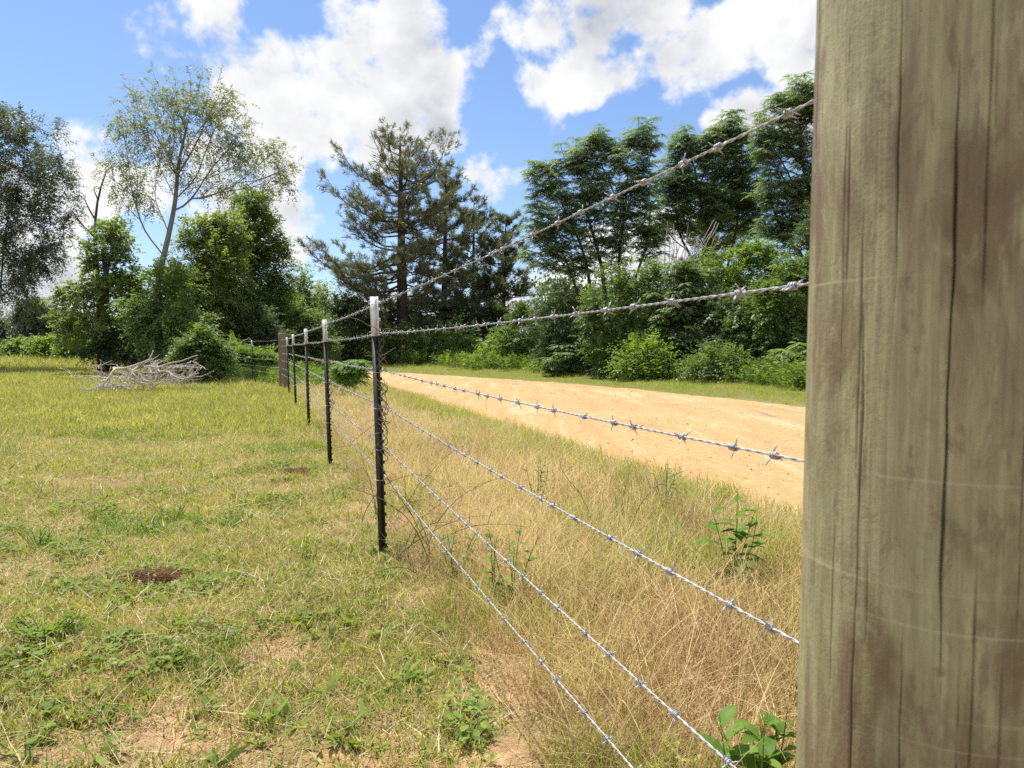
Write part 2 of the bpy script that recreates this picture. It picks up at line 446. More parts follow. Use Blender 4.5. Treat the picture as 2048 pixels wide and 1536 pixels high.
def make_pine(name, label, Y, base_px, top, prof, r_base, seed, n_whorl, mat, group=None, needle=.29, nn=16, per_whorl=5, rise=(.42, -.02), lean=0):
    """prof: list of (py, left_px, right_px) half widths"""
    r = np.random.default_rng(seed)
    b = ground(base_px, Y)
    root = empty(name, b, label, 'pine tree', group)
    tp = at(top[0], top[1], Y)
    ztop = tp[2]; k = Y / FPX
    prof = np.array(sorted(prof), float)
    pz = np.array([at(0, p[0], Y)[2] for p in prof])[::-1]
    pl = prof[::-1, 1] * k; pr = prof[::-1, 2] * k
    m = 22; zz = np.linspace(-.15, ztop - b[2], m)
    tx = np.interp(zz, [0, (ztop - b[2]) * .5, ztop - b[2]], [0, (tp[0] - b[0]) * .5 + lean, tp[0] - b[0]])
    T = np.stack([b[0] + tx, np.full(m, b[1]), b[2] + zz], 1)
    mb = MB(); rt = r_base * (1 - zz / (ztop - b[2])).clip(0) ** .8 + .02
    mb.tube(T, rt, 8, cap=False)
    zlo = pz[0]
    S = []; SD = []
    zs = np.linspace(zlo, ztop - .15, n_whorl)
    for z in zs:
        f = (z - zlo) / (ztop - zlo)
        nb = per_whorl if f < .85 else max(3, per_whorl - 1)
        a0 = r.uniform(0, 6.28)
        for q in range(nb):
            az = a0 + q * 2 * math.pi / nb + r.uniform(-.8, .8); zq = np.clip(z + r.normal() * .45, zlo - .3, ztop - .1)
            ca = math.cos(az)
            wl = np.interp(z, pz, pl); wr = np.interp(z, pz, pr)
            Lb = (wr if ca > 0 else wl) * abs(ca) + (wl + wr) * .5 * (1 - abs(ca))
            Lb *= r.choice([r.uniform(.45, .8), r.uniform(.8, 1.08)])
            Lb = min(Lb, .45 + (ztop - zq) * 1.9)
            if Lb < .25: Lb = .25
            el = (rise[1] + (rise[0] - rise[1]) * f ** 1.5 + r.uniform(-.12, .12)) * (1 if f < .8 else .8)
            d = np.array([math.cos(az), math.sin(az), 0])
            x0 = np.interp(zq, T[:, 2], T[:, 0])
            z0 = zq - Lb * el * .45
            ns = max(4, int(Lb / .5)); t = np.linspace(0, 1, ns)
            wob = np.cumsum(r.normal(size=(ns, 3)) * .13, 0); wob[0] = 0
            Pb = np.array([x0, b[1], z0]) + d * (Lb * t)[:, None] + np.array([0, 0, 1]) * (Lb * (el * t - .14 * np.sin(t * 3.1) + .24 * t ** 3))[:, None] + wob * min(1, Lb * .4)
            mb.tube(Pb, np.linspace(.018 + .014 * Lb, .010, ns), 5, cap=False)
            sub = max(3, int(Lb / .17))
            for s_ in range(sub):
                tt = .3 + .7 * (s_ + r.random()) / sub
                i = tt * (ns - 1); i0 = min(int(i), ns - 2); o = Pb[i0] + (Pb[i0 + 1] - Pb[i0]) * (i - i0)
                sg = 1 if s_ % 2 else -1
                yaw = az + sg * r.uniform(.5, 1.1)
                Ls = min(1.5, Lb * .42) * r.uniform(.45, 1.15) * (1.15 - .6 * tt)
                dd = unit(np.array([math.cos(yaw), math.sin(yaw), r.uniform(-.05, .8)]))
                e = o + dd * Ls + np.array([0, 0, .06])
                mb.tube(np.array([o, (o + e) / 2 + [0, 0, -.04], e]), [.011, .009, .006], 4, cap=False)
                for w in np.arange(.35, 1.01, .22):
                    S.append(o + (e - o) * w + r.normal(size=3) * .06); SD.append(unit(dd + np.array([0, 0, .55]) + r.normal(size=3) * .35))
            S.append(Pb[-1]); SD.append(unit(d + np.array([0, 0, .8])))
    S.append(T[-1]); SD.append(np.array([0, 0, 1.0]))
    link('trunk', mb.mesh('trunk', MAT['bark_pine'], True, b), root)
    S = np.array(S); SD = np.array(SD); kp = np.argsort(-clump_mask(S, 1.25, seed))[:int(len(S) * .72)]; S = S[kp]; SD = SD[kp]; M = len(S)
    th = r.uniform(.15, 1.25, (M, nn)); ph = r.uniform(0, 6.28, (M, nn))
    a = unit(np.cross(SD, [.3, .5, .81])); c = np.cross(SD, a)
    D = SD[:, None] * np.cos(th)[..., None] + (a[:, None] * np.cos(ph)[..., None] + c[:, None] * np.sin(ph)[..., None]) * np.sin(th)[..., None]
    Bp = S[:, None] + SD[:, None] * r.uniform(-.1, .14, (M, nn))[..., None]
    Ln = needle * r.uniform(.7, 1.15, (M, nn)) * r.uniform(.75, 1.2, (M, 1))
    V, Q = leaf_quads(Bp.reshape(-1, 3), D.reshape(-1, 3), rand_dirs(M * nn, r) + [0, 0, .3], Ln.ravel(), .027, 0)
    link('crown', mesh_np('crown', V - b, Q, None, mat), root)
    return root

# ---- left group
make_tree('oak_tree', 'big dark grey-green oak on the left, trunk cut off by the picture edge', 'tree', 37, -20,
          [(-15, 640), (-30, 560), (-40, 470)], .36,
          [(-20, 330, 130, 110), (60, 300, 70, 80), (40, 400, 110, 90), (-60, 480, 120, 110), (70, 480, 70, 70), (25, 560, 70, 75), (-90, 580, 90, 70), (-170, 380, 120, 150), (118, 390, 32, 62), (20, 252, 50, 36), (60, 545, 40, 60)],
          820, 'spray', MAT['oak'], MAT['bark_dark'], 11, per=88, sig=.27, L=.12, W=.07, size=1.8, gap=.32)
make_tree('leafy_tree', 'bright yellow-green leafy tree under the bare dead snag', 'tree', 30, 207,
          [(205, 640), (212, 560), (205, 500)], .24,
          [(215, 490, 55, 52), (185, 560, 58, 45), (250, 570, 55, 50), (160, 615, 55, 38), (230, 630, 70, 45), (170, 660, 45, 28), (275, 640, 40, 45), (130, 640, 28, 26), (245, 690, 45, 25)],
          380, 'spray', MAT['light'], MAT['bark_dark'], 12, per=64, sig=.20, L=.13, W=.08, gap=.5, size=1.2)
make_tree('river_birch', 'tall thin pale-barked leaning tree with an airy, sparse crown', 'tree', 28, 312,
          [(312, 620), (318, 555), (335, 480), (350, 405), (357, 330), (372, 260)], .15,
          [(350, 205, 118, 58), (425, 190, 70, 45), (300, 250, 88, 55), (420, 260, 88, 62), (260, 335, 58, 62), (345, 320, 75, 55), (500, 320, 62, 48), (556, 345, 36, 68), (445, 360, 62, 40), (275, 400, 45, 30), (240, 260, 35, 45), (480, 250, 32, 45), (540, 290, 30, 25)],
          780, 'spray', MAT['birch'], MAT['bark_grey'], 13, per=32, sig=.20, L=.095, W=.045, gap=.45, size=1.3, cl=.22, droop=.42, rise=.12, bf=.62, tip=.0062, pw=.40, step=.35, jit=.2)
make_tree('shade_tree', 'tall dense dark green tree right of the leaning birch', 'tree', 37, 500,
          [(500, 620), (505, 540), (505, 460)], .28,
          [(510, 430, 48, 50), (500, 500, 72, 70), (535, 560, 50, 90), (465, 560, 60, 80), (500, 640, 85, 60), (548, 640, 38, 60), (450, 650, 50, 50)],
          620, 'spray', MAT['mid'], MAT['bark_dark'], 14, per=100, sig=.28, L=.135, W=.088, gap=.25)
make_tree('sapling_tree', 'mid-green tree in the shade just behind the leaning birch trunk', 'tree', 33, 400,
          [(402, 640), (405, 560), (405, 490)], .14,
          [(405, 465, 50, 40), (385, 530, 50, 50), (435, 540, 55, 70), (395, 610, 62, 55), (450, 630, 50, 50), (350, 580, 40, 60), (450, 470, 35, 45)],
          560, 'spray', MAT['light'], MAT['bark_dark'], 15, per=60, sig=.24, L=.13, W=.075, gap=.42, size=1.1)
make_tree('vine_clad_tree', 'shadowy small tree wrapped in climbing foliage at the foot of the leaning birch', 'tree', 27.5, 322,
          [(318, 640), (322, 580)], .14,
          [(328, 590, 26, 50), (318, 650, 36, 45), (352, 560, 34, 30), (285, 630, 28, 40), (365, 640, 40, 40), (300, 560, 18, 30)],
          130, 'spray', MAT['mid'], MAT['bark_dark'], 16, per=84, sig=.30, L=.12, W=.075, gap=.5, size=1.0)
for i, (bx, y0, y1, w, Y, lab) in enumerate([
        (598, 540, 700, 34, 52, 'slender light green tree in the gap right of the dense dark tree'),
        (650, 575, 705, 40, 56, 'hazy light green tree behind the left skirt of the big pine'),
        (565, 590, 700, 26, 48, 'small green tree tucked under the dense dark tree, above the fence corner post')]):
    make_tree('young_tree', lab, 'tree', Y, bx, [(bx, (y0 + y1) // 2), (bx + 3, y0 + 20)], .12,
              [(bx, y0 + 25, w * .6, 28), (bx, (y0 + y1) / 2, w, 45), (bx + 4, y1 - 35, w * 1.15, 38)], 130, 'spray', MAT['light'], MAT['bark_dark'], 30 + i, per=85, sig=.45, L=.17, W=.11)
make_tree('field_tree', 'small round grey-green tree standing alone in the far field', 'tree', 72, 78, [(78, 650), (76, 625)], .2,
          [(75, 625, 33, 24), (60, 645, 22, 22), (95, 650, 20, 26), (75, 672, 30, 24)], 220, 'spray', MAT['oak'], MAT['bark_dark'], 41, per=85, sig=.5, L=.22, W=.14)
far_lab = ['low dark far tree below the oak crown on the left edge', 'dark far tree on the skyline left of the lone round tree', 'dark far tree just right of the lone round tree', 'dark far tree between the lone round tree and the yellow-green tree']
for i, (bx, cy, w, h) in enumerate([(-30, 660, 40, 34), (25, 672, 34, 28), (112, 668, 26, 26), (140, 660, 26, 34)]):
    make_tree('far_tree', far_lab[i], 'tree', 88 + 3 * i, bx, [(bx, cy)], .25, [(bx, cy, w, h), (bx + 8, cy + 22, w * 1.1, 20)], 120, 'spray', MAT['oak'], MAT['bark_dark'], 50 + i,
              group='far trees at the field edge', per=80, sig=.8, L=.30, W=.2)
fb = ['bright green bush at the field edge below the oak', 'round bright bush in front of the lone round tree', 'spreading bright bush beside the yellow-green tree', 'low pale bush at the foot of the yellow-green tree']
for i, (bx, cy, w, h) in enumerate([(30, 694, 16, 14), (72, 696, 15, 12), (106, 692, 20, 15), (150, 694, 26, 20)]):
    make_tree('field_bush', fb[i], 'bush', 60 - 3 * i, bx, [(bx, cy + 4)], .06, [(bx, cy, w, h), (bx + 5, cy + 8, w * 1.1, h * .7)], 60, 'spray', MAT['shrub_bright'], MAT['bark_dark'], 60 + i,
              group='bushes along the far field edge', per=70, sig=.35, L=.2, W=.13, parts=('stem', 'foliage'))

# ---- the wood behind, one mass
def woods(name, spans, seed):
    r = np.random.default_rng(seed); C = []
    for x0, x1, ytop, Y, n in spans:
        px = r.uniform(x0, x1, n); top = ytop + 14 * np.sin(px * .05) + 10 * np.sin(px * .13 + 1)
        py = top + (722 - top) * r.random(n) ** .8
        for a, b_ in zip(px, py): C.append(at(a, b_, Y + r.uniform(-2.5, 2.5)))
    C = np.array(C); C = C[C[:, 2] > .3]
    V, Q = simple_leaves(C, 60, .55, .24, .15, r, .5, .2)
    ok = V[:, 2].reshape(-1, 4).min(1) > H(V[::4, 0], V[::4, 1])
    V = V.reshape(-1, 4, 3)[ok].reshape(-1, 3)
    o = link(name, mesh_np(name, V, np.arange(len(V)).reshape(-1, 4), None, MAT['dark'])); tag(o, kind='stuff')
woods('woods', [(590, 1110, 640, 62, 620), (1090, 1700, 575, 44, 760), (250, 620, 610, 52, 380)], 91)
# ---- pines
make_pine('pine_tree', 'tallest pine with thick straight trunk and broad layered crown', 42, 806, (800, 268),
          [(268, 14, 10), (300, 75, 70), (340, 108, 102), (400, 128, 110), (430, 145, 100), (470, 128, 92), (530, 178, 95), (580, 172, 105), (620, 120, 110), (650, 95, 95)], .36, 21, 23, MAT['pine'], nn=16, per_whorl=5)
make_pine('pine_tree', 'slimmer pine close behind the right side of the tallest pine', 46, 886, (893, 332),
          [(332, 10, 14), (360, 44, 42), (420, 62, 60), (500, 70, 68), (580, 72, 66), (640, 60, 60)], .22, 22, 20, MAT['pine'], nn=19)
make_pine('pine_tree', 'young pine with a pointed top, third from the tallest one', 49, 945, (948, 402),
          [(402, 8, 8), (430, 40, 36), (520, 66, 62), (600, 74, 66), (650, 60, 60)], .16, 23, 19, MAT['pine_young'], nn=18)
make_pine('pine_tree', 'thin-trunked young pine, outermost next to the feathery-leaved trees', 48, 1004, (1012, 436),
          [(436, 8, 8), (465, 34, 36), (540, 52, 66), (590, 66, 85), (640, 60, 70)], .15, 24, 18, MAT['pine_young'], nn=18)
make_pine('pine_tree', 'dark pine half hidden behind the feathery-leaved trees on the right', 38, 1425, (1425, 300),
          [(300, 8, 8), (360, 50, 50), (450, 80, 90), (520, 100, 110), (560, 80, 80)], .24, 25, 15, MAT['pine'], nn=18)

# ---- feathery-leaved trees (chinaberry)
def china(label, Y, base, trunks, r0, blobs, n, seed, per=10, Lc=.40):
    n = int(n * 2.2); blobs = [(b_[0], b_[1], b_[2] * .95, b_[3] * 1.35) for b_ in blobs]
    tr = trunks[0]
    return make_tree('chinaberry_tree', label, 'tree', Y, base, tr, r0, blobs, n, 'rosette', MAT['china'], MAT['bark_dark'], seed,
                     per=per, sig=Lc, L=.098, W=.40, extra_trunks=[(t, r0 * .75) for t in trunks[1:]], bf=.5, tip=.010, pw=.40, surf=2.2, step=.5, jit=.22, cl=.12, gap=.18, size=1.2)
china('feathery-leaved tree with several dark stems, standing left against the blue sky', 29, 1215,
      [[(1210, 600), (1200, 520), (1175, 430), (1165, 380)], [(1240, 600), (1238, 520), (1250, 420), (1255, 350)], [(1165, 620), (1140, 540), (1110, 480)], [(1185, 600), (1165, 500), (1120, 400)], [(1270, 560), (1295, 480), (1300, 420)]], .13,
      [(1225, 280, 52, 30), (1290, 272, 42, 28), (1150, 315, 55, 32), (1090, 345, 40, 26), (1240, 340, 62, 36), (1110, 400, 58, 32), (1180, 390, 55, 40), (1085, 455, 38, 30), (1140, 460, 60, 36), (1240, 430, 60, 45), (1090, 505, 48, 28), (1290, 380, 36, 42), (1160, 515, 60, 30), (1300, 470, 38, 40), (1230, 500, 45, 30)], 330, 71)
china('feathery-leaved tree in the middle, its crown behind the dead branches', 31, 1430,
      [[(1425, 560), (1420, 470), (1400, 400), (1390, 340)], [(1450, 560), (1470, 470), (1480, 400)], [(1400, 560), (1360, 470), (1350, 400)]], .14,
      [(1375, 280, 42, 26), (1430, 290, 52, 34), (1480, 300, 50, 40), (1350, 330, 46, 34), (1400, 360, 70, 45), (1480, 370, 60, 45), (1340, 400, 50, 38), (1420, 430, 70, 38), (1500, 440, 45, 38), (1330, 455, 42, 30), (1455, 255, 40, 28)], 300, 72)
china('tallest feathery-leaved tree, its crown running behind the wooden post', 27, 1660,
      [[(1655, 560), (1640, 450), (1610, 350), (1600, 270)], [(1680, 520), (1720, 400), (1740, 300)], [(1630, 560), (1570, 470), (1540, 400)]], .16,
      [(1600, 195, 48, 32), (1660, 190, 70, 40), (1555, 235, 52, 36), (1620, 270, 70, 40), (1720, 260, 70, 60), (1540, 300, 50, 32), (1600, 350, 70, 42), (1700, 370, 80, 60), (1550, 390, 48, 38), (1620, 440, 70, 42), (1560, 460, 50, 36)], 340, 73)

# ---- shrubs along the far verge and under the pines
def shrub(label, Y, base, blobs, n, mat, seed, style='simple', per=50, sig=.26, L=.085, W=.045, group=None, name='shrub', droop=.2):
    y0 = min(b[1] for b in blobs); y1 = max(b[1] for b in blobs)
    cx = sum(b[0] for b in blobs) / len(blobs)
    return make_tree(name, label, 'shrub', Y, base, [((base + cx) / 2, (y1 * 2 + y0) / 3), (cx, (y1 + y0) / 2)], .05, blobs, n, style, MAT[mat], MAT['bark_dark'], seed,
                     group=group, per=per, sig=sig, L=L, W=W, bf=.25, tip=.005, pw=.42, surf=2.0, droop=droop, gap=.48, size=.85, parts=('stem', 'foliage'))
sh = [
 # label, Y, base, blobs, n, mat, style
 ('dark bushy shrub below the stems of the left feathery tree', 30, 1135, [(1130, 605, 52, 42), (1105, 650, 50, 45), (1165, 650, 52, 50), (1130, 700, 70, 40)], 210, 'shrub_dark'),
 ('loose mid-green shrub left of the dark bushy shrub, behind the far verge', 33, 1045, [(1050, 640, 40, 34), (1030, 680, 38, 36), (1070, 690, 45, 42), (1045, 722, 50, 24)], 170, 'shrub'),
 ('tall light shrub under the second wire, right of the dark bushy shrub', 25.5, 1240, [(1245, 560, 42, 36), (1305, 555, 40, 34), (1210, 620, 50, 40), (1270, 620, 52, 45), (1230, 680, 64, 45), (1215, 720, 52, 30)], 250, 'shrub'),
 ('broad arching shrub with feathery leaves below the dead branches', 24.5, 1375, [(1380, 560, 52, 40), (1345, 610, 52, 42), (1410, 610, 55, 45), (1365, 670, 66, 46), (1390, 715, 60, 34)], 130, 'shrub', 'rosette'),
 ('tall yellowish shrub mass against the middle feathery tree', 26, 1500, [(1500, 520, 56, 40), (1470, 560, 52, 40), (1540, 570, 60, 44), (1500, 620, 80, 46), (1440, 530, 45, 30)], 270, 'shrub_bright'),
 ('dense leafy shrub wall directly left of the wooden post', 22.5, 1560, [(1560, 610, 66, 50), (1600, 560, 60, 55), (1520, 660, 64, 48), (1590, 680, 72, 50), (1550, 725, 72, 34)], 300, 'shrub'),
 ('tall shrub reaching up behind the wooden post', 23.5, 1640, [(1630, 480, 62, 50), (1680, 540, 80, 60), (1620, 560, 50, 50), (1660, 640, 80, 60), (1650, 710, 70, 45)], 240, 'shrub_dark'),
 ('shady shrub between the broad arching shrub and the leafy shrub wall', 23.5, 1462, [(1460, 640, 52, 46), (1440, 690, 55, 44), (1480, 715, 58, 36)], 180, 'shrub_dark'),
 ('low feathery shrub at the verge edge under the dark bushy shrub', 27, 1150, [(1150, 712, 46, 28), (1120, 730, 40, 18), (1185, 730, 36, 20)], 60, 'shrub', 'rosette'),
 ('low bright shrub at the verge edge below the light tall shrub', 23.5, 1290, [(1290, 720, 38, 24), (1320, 738, 32, 16), (1260, 738, 30, 16)], 110, 'shrub_bright'),
 ('low feathery shrub at the verge edge next to the wooden post', 20.5, 1590, [(1590, 715, 36, 28), (1565, 742, 32, 20), (1610, 748, 30, 18)], 55, 'shrub_bright', 'rosette'),
 ('low green shrub at the verge edge below the shady shrub', 21.8, 1440, [(1440, 735, 40, 20), (1400, 745, 32, 14), (1475, 748, 30, 14)], 110, 'shrub'),
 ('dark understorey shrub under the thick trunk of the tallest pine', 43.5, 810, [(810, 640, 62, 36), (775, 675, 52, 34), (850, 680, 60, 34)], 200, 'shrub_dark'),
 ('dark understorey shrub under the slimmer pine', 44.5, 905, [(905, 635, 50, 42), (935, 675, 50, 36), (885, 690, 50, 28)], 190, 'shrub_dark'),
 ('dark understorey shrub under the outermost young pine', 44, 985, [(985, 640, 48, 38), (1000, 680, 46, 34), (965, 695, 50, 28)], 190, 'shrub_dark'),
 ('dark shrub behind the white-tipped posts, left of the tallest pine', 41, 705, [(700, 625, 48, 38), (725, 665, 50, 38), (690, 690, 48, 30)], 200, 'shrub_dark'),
 ('low spreading shrub at the far verge right of the first metal post', 39.5, 805, [(805, 692, 52, 26), (770, 704, 42, 18), (845, 702, 44, 20)], 170, 'shrub'),
 ('low spreading shrub left of the roadside sumac', 38.5, 905, [(905, 690, 46, 28), (930, 704, 40, 18), (870, 706, 40, 18)], 160, 'shrub'),
 ('low bright shrub around the leaning pink stake', 34.5, 1010, [(1010, 712, 24, 14), (985, 718, 26, 10), (1030, 722, 24, 10)], 80, 'shrub_bright'),
 ('green shrub behind the fence corner post', 36, 620, [(620, 660, 34, 36), (600, 690, 34, 26), (640, 695, 34, 24)], 130, 'shrub'),
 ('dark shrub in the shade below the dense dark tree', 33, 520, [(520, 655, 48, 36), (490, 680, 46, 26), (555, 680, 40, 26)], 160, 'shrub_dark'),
 ('leafy dark green bush at the right end of the brush pile', 22.5, 405, [(400, 690, 30, 22), (380, 715, 26, 22), (425, 715, 30, 26), (405, 738, 40, 18)], 150, 'shrub'),
 ('wispy pale green shrub behind the fence beyond the corner', 27.5, 480, [(480, 700, 22, 22), (505, 715, 26, 20), (465, 722, 26, 18), (530, 722, 22, 16)], 110, 'shrub_bright'),
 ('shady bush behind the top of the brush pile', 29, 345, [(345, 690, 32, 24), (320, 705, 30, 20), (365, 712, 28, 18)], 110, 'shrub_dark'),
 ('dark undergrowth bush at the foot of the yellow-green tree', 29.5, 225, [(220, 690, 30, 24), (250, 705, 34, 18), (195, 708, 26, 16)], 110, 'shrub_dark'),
]
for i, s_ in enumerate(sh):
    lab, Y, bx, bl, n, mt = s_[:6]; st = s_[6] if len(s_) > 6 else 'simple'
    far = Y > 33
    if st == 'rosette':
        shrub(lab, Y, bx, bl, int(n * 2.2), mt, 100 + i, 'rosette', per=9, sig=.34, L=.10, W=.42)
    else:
        shrub(lab, Y, bx, bl, int(n * (.6 if lab.startswith('low') else 1)), mt, 100 + i, 'spray', per=84, sig=(.28 if far else .19) * (1.5 if lab.startswith('low') else 1), L=.15 if far else .10, W=.09 if far else .055)

# dead snag above the yellow-green tree, dead leaning branches on the right
def dead_wood(name, label, cat, lines, mat, base, group=None, k=6):
    root = empty(name, base, label, cat, group)
    mb = MB()
    for P, r0, r1 in lines:
        P = resamp(np.array(P, float), max(6, len(P) * 4))
        mb.tube(P, np.linspace(r0, r1, len(P)), k)
    link('branch', mb.mesh('branch', mat, True, base), root)
    return root
b = ground(200, 30.6)
root = empty('dead_snag', b, 'bare dead snag poking up out of the yellow-green tree', 'dead tree')
mb = MB()
for pts, r0, r1 in [([(200, 720), (196, 560), (190, 470), (194, 410), (203, 370), (213, 342)], .13, .025), ([(191, 440), (178, 418), (168, 396)], .04, .015), ([(190, 475), (165, 450), (150, 428)], .045, .015), ([(196, 400), (188, 378), (194, 372)], .03, .012)]:
    P = [at(x, y, 30.6) for x, y in pts]
    if pts[0][1] == 720: P[0] = b - np.array([0, 0, .1])
    P = resamp(np.array(P), 14); mb.tube(P, np.linspace(r0, r1, 14), 6)
link('trunk', mb.mesh('trunk', MAT['bark_dark'], True, b), root)

b = ground(1375, 26.8)
root = empty('dead_branches', b, 'pale bare dead tangle leaning over the shrubs on the right', 'dead tree')
mb = MB(); r = np.random.default_rng(5)
for i in range(17):
    x0 = r.uniform(1330, 1400); x1 = x0 + r.uniform(-10, 75); y1 = r.uniform(430, 500)
    P = resamp(np.array([b + [r.uniform(-.5, .5), r.uniform(-.3, .3), 0], at(x0, 570, 26.8), at((x0 + x1) / 2 + r.uniform(-8, 8), (570 + y1) / 2, 26.8 + r.uniform(-.3, .5)), at(x1, y1, 26.8 + r.uniform(-.5, .9))]), 14)
    mb.tube(P, np.linspace(.035, .008, 14), 5)
    for q in range(3):
        o = P[7 + 2 * q]; e = o + np.array([r.uniform(-.3, .5), r.uniform(-.4, .4), r.uniform(.1, .7)])
        mb.tube(np.array([o, (o + e) / 2 + r.normal(size=3) * .05, e]), [.013, .010, .006], 4)
link('branch', mb.mesh('branch', MAT['dead'], True, b), root)

# roadside sumac + verge bush
make_tree('sumac_sapling', 'small feathery-leaved sapling at the far road bend beside a stake', 'sapling', 36.5, 985, [(985, 690), (986, 672)], .03,
          [(985, 672, 14, 8), (985, 682, 12, 7)], 14, 'rosette', MAT['shrub_bright'], MAT['bark_dark'], 150, per=8, sig=.36, L=.13, W=.42, cl=.0, parts=('stem', 'foliage'))
make_tree('verge_sumac', 'bright feathery-leaved bush on the dry verge behind the first metal post', 'bush', 17.6, 708, [(706, 745), (706, 730)], .03,
          [(706, 732, 30, 14), (690, 748, 22, 14), (724, 750, 22, 16), (706, 765, 30, 10)], 46, 'rosette', MAT['weed'], MAT['bark_dark'], 151, per=8, sig=.30, L=.085, W=.42, cl=.1, parts=('stem', 'foliage'))
p0 = ground(944, 36); p1 = at(977, 698, 36.0)
mb = MB(); mb.tube(np.array([p0 - [0, 0, .1], (p0 + p1) / 2, p1]), [.026, .026, .024], 8)
mb.tube(np.array([p1, p1 + (p1 - p0) * .01]), [.028, .028], 8)
o = link('leaning_stake', mb.mesh('leaning_stake', simple_mat('stake_wood', (.45, .22, .16), (.58, .30, .22), 8), True, p0), None, p0)
tag(o, 'pinkish wooden stake leaning at the far road bend', 'stake')
# small red flag on a wire
p0 = ground(804, 37.5)
root = empty('marker_flag', p0, 'tiny red marker flag on a wire stem in front of the pines', 'flag')
mb = MB(); mb.tube(np.array([p0 - p0, [0, 0, .3], [0, 0, .98]]), [.006] * 3, 5)
link('wire_stem', mb.mesh('wire_stem', simple_mat('flag_wire', (.2, .2, .2), (.3, .3, .3), 10), True), root)
mb = MB(); xs = np.linspace(0, .13, 6)
V = np.array([(x, .012 * math.sin(x * 40), z) for z in (.84, .98) for x in xs] + [(x, .012 * math.sin(x * 40) + .003, z) for z in (.84, .98) for x in xs])
Q = [(i, i + 1, i + 7, i + 6) for i in range(5)] + [(12 + i, 18 + i, 19 + i, 13 + i) for i in range(5)]
mb.add(V, Q); link('flag', mb.mesh('flag', simple_mat('red_flag', (.6, .05, .03), (.7, .08, .05), 8)), root)

# ------------------------------------------------------------------ brush pile: single dead branches
def brush_branch(o, d, L, r0, seed, forks=5, bend=.25, rise=0.):
    r = np.random.default_rng(seed); mb = MB()
    def go(o, d, L, r0, lev):
        n = 9; P = [o]; dd = unit(d)
        for i in range(n - 1):
            dd = unit(dd + r.normal(size=3) * bend * .55 + np.array([0, 0, rise * (1 - 2 * i / n)]))
            P.append(P[-1] + dd * L / (n - 1))
        P = np.array(P); zc = .60; P[:, 2] = np.where(P[:, 2] > zc, zc + .55 * (P[:, 2] - zc), P[:, 2]); P[:, 2] = np.maximum(P[:, 2], H(P[:, 0], P[:, 1]) + .015)
        mb.tube(P, np.linspace(r0, r0 * .4, n), 6 if lev == 0 else 5)
        if lev < 2:
            for q in range(forks if lev == 0 else 3):
                i = r.integers(2, n - 1)
                f = unit(unit(P[i] - P[i - 1]) + r.normal(size=3) * .65 + np.array([0, 0, .05]))
                go(P[i], f, L * r.uniform(.3, .5), r0 * .55, lev + 1)
    go(np.asarray(o, float), np.asarray(d, float), L, r0, 0)
    return mb
BR = [ # px start, Y, z, dir(x,y,z), L, r, label
 ((305, 0), 18.6, .55, (1.0, .2, .75), 1.25, .016, 'long bare branch arching highest out of the brush pile', .06),
 ((230, 0), 17.9, .62, (-.5, -.5, -.55), .95, .020, 'thick pale forked limb drooping over the left end of the brush pile', .05),
 ((225, 0), 18.1, .62, (1, -.1, .05), 1.4, .022, 'pale thick limb lying along the top of the brush pile', 0.),
 ((300, 0), 18.0, .50, (1, -.2, -.25), 1.2, .018, 'pale limb sloping down to the right end of the brush pile', .02),
 ((350, 0), 18.9, .66, (1, .1, -.1), .55, .012, 'thin twiggy branch at the top right of the brush pile', 0.),
]
GRP = 'dead branches in the brush pile'
for i, ((px, _), Y, z, d, L, r0, lab, rise) in enumerate(BR):
    g0 = ground(px, Y); o0 = g0 + [0, 0, z]
    mb = brush_branch(o0, d, L, r0 * 1.5, 200 + i, 5, .3, rise)
    ob = link('dead_branch', mb.mesh('dead_branch', MAT['dead'], True, g0), None, g0); tag(ob, lab, 'dead branch', GRP)
r = np.random.default_rng(77)
for i in range(38):
    px = r.uniform(205, 352); Y = r.uniform(17.7, 18.9); g0 = ground(px, Y)
    z = r.uniform(.15, .72) * (1 - abs(px - 278) / 150)
    az = r.uniform(0, 6.28)
    mb = brush_branch(g0 + [0, 0, z + .05], (math.cos(az), math.sin(az) * .5, r.uniform(-.35, .08)), r.uniform(.6, 1.1), r.uniform(.011, .021), 300 + i, 5, .32)
    ob = link('dead_branch', mb.mesh('dead_branch', MAT['dead'], True, g0), None, g0)
    tag(ob, 'bare pale branch tangled in the middle of the brush pile', 'dead branch', GRP)

# ------------------------------------------------------------------ fence
MAT['tpost'] = simple_mat('post_green_paint', (.014, .022, .016), (.055, .048, .034), 22, .5, 0, .3, .001)
MAT['tip'] = simple_mat('post_white_paint', (.62, .62, .60), (.74, .74, .72), 25, .45)
MAT['wire'] = simple_mat('galvanised_wire', (.31, .315, .325), (.48, .485, .50), 60, .5, .5, .2, .0004, .5)
m, nt, out = new_mat('weathered_post_wood')
tc = nd(nt, 'ShaderNodeTexCoord'); mp = nd(nt, 'ShaderNodeMapping'); mp.inputs['Scale'].default_value = (9, 9, .8)
nt.links.new(tc.outputs['Object'], mp.inputs[0]); n1 = noise(nt, mp.outputs[0], 3, 7, .65)
c = ramp(nt, n1.outputs[0], [(.3, (.12, .09, .055)), (.7, (.25, .195, .125))])
p = nd(nt, 'ShaderNodeBsdfPrincipled', i_Roughness=.85); nt.links.new(c.outputs[0], p.inputs[0])
bb = nd(nt, 'ShaderNodeBump', i_Strength=.6, i_Distance=.01); nt.links.new(n1.outputs[0], bb.inputs['Height']); nt.links.new(bb.outputs[0], p.inputs['Normal'])
nt.links.new(p.outputs[0], out.inputs[0]); MAT['oldwood'] = m

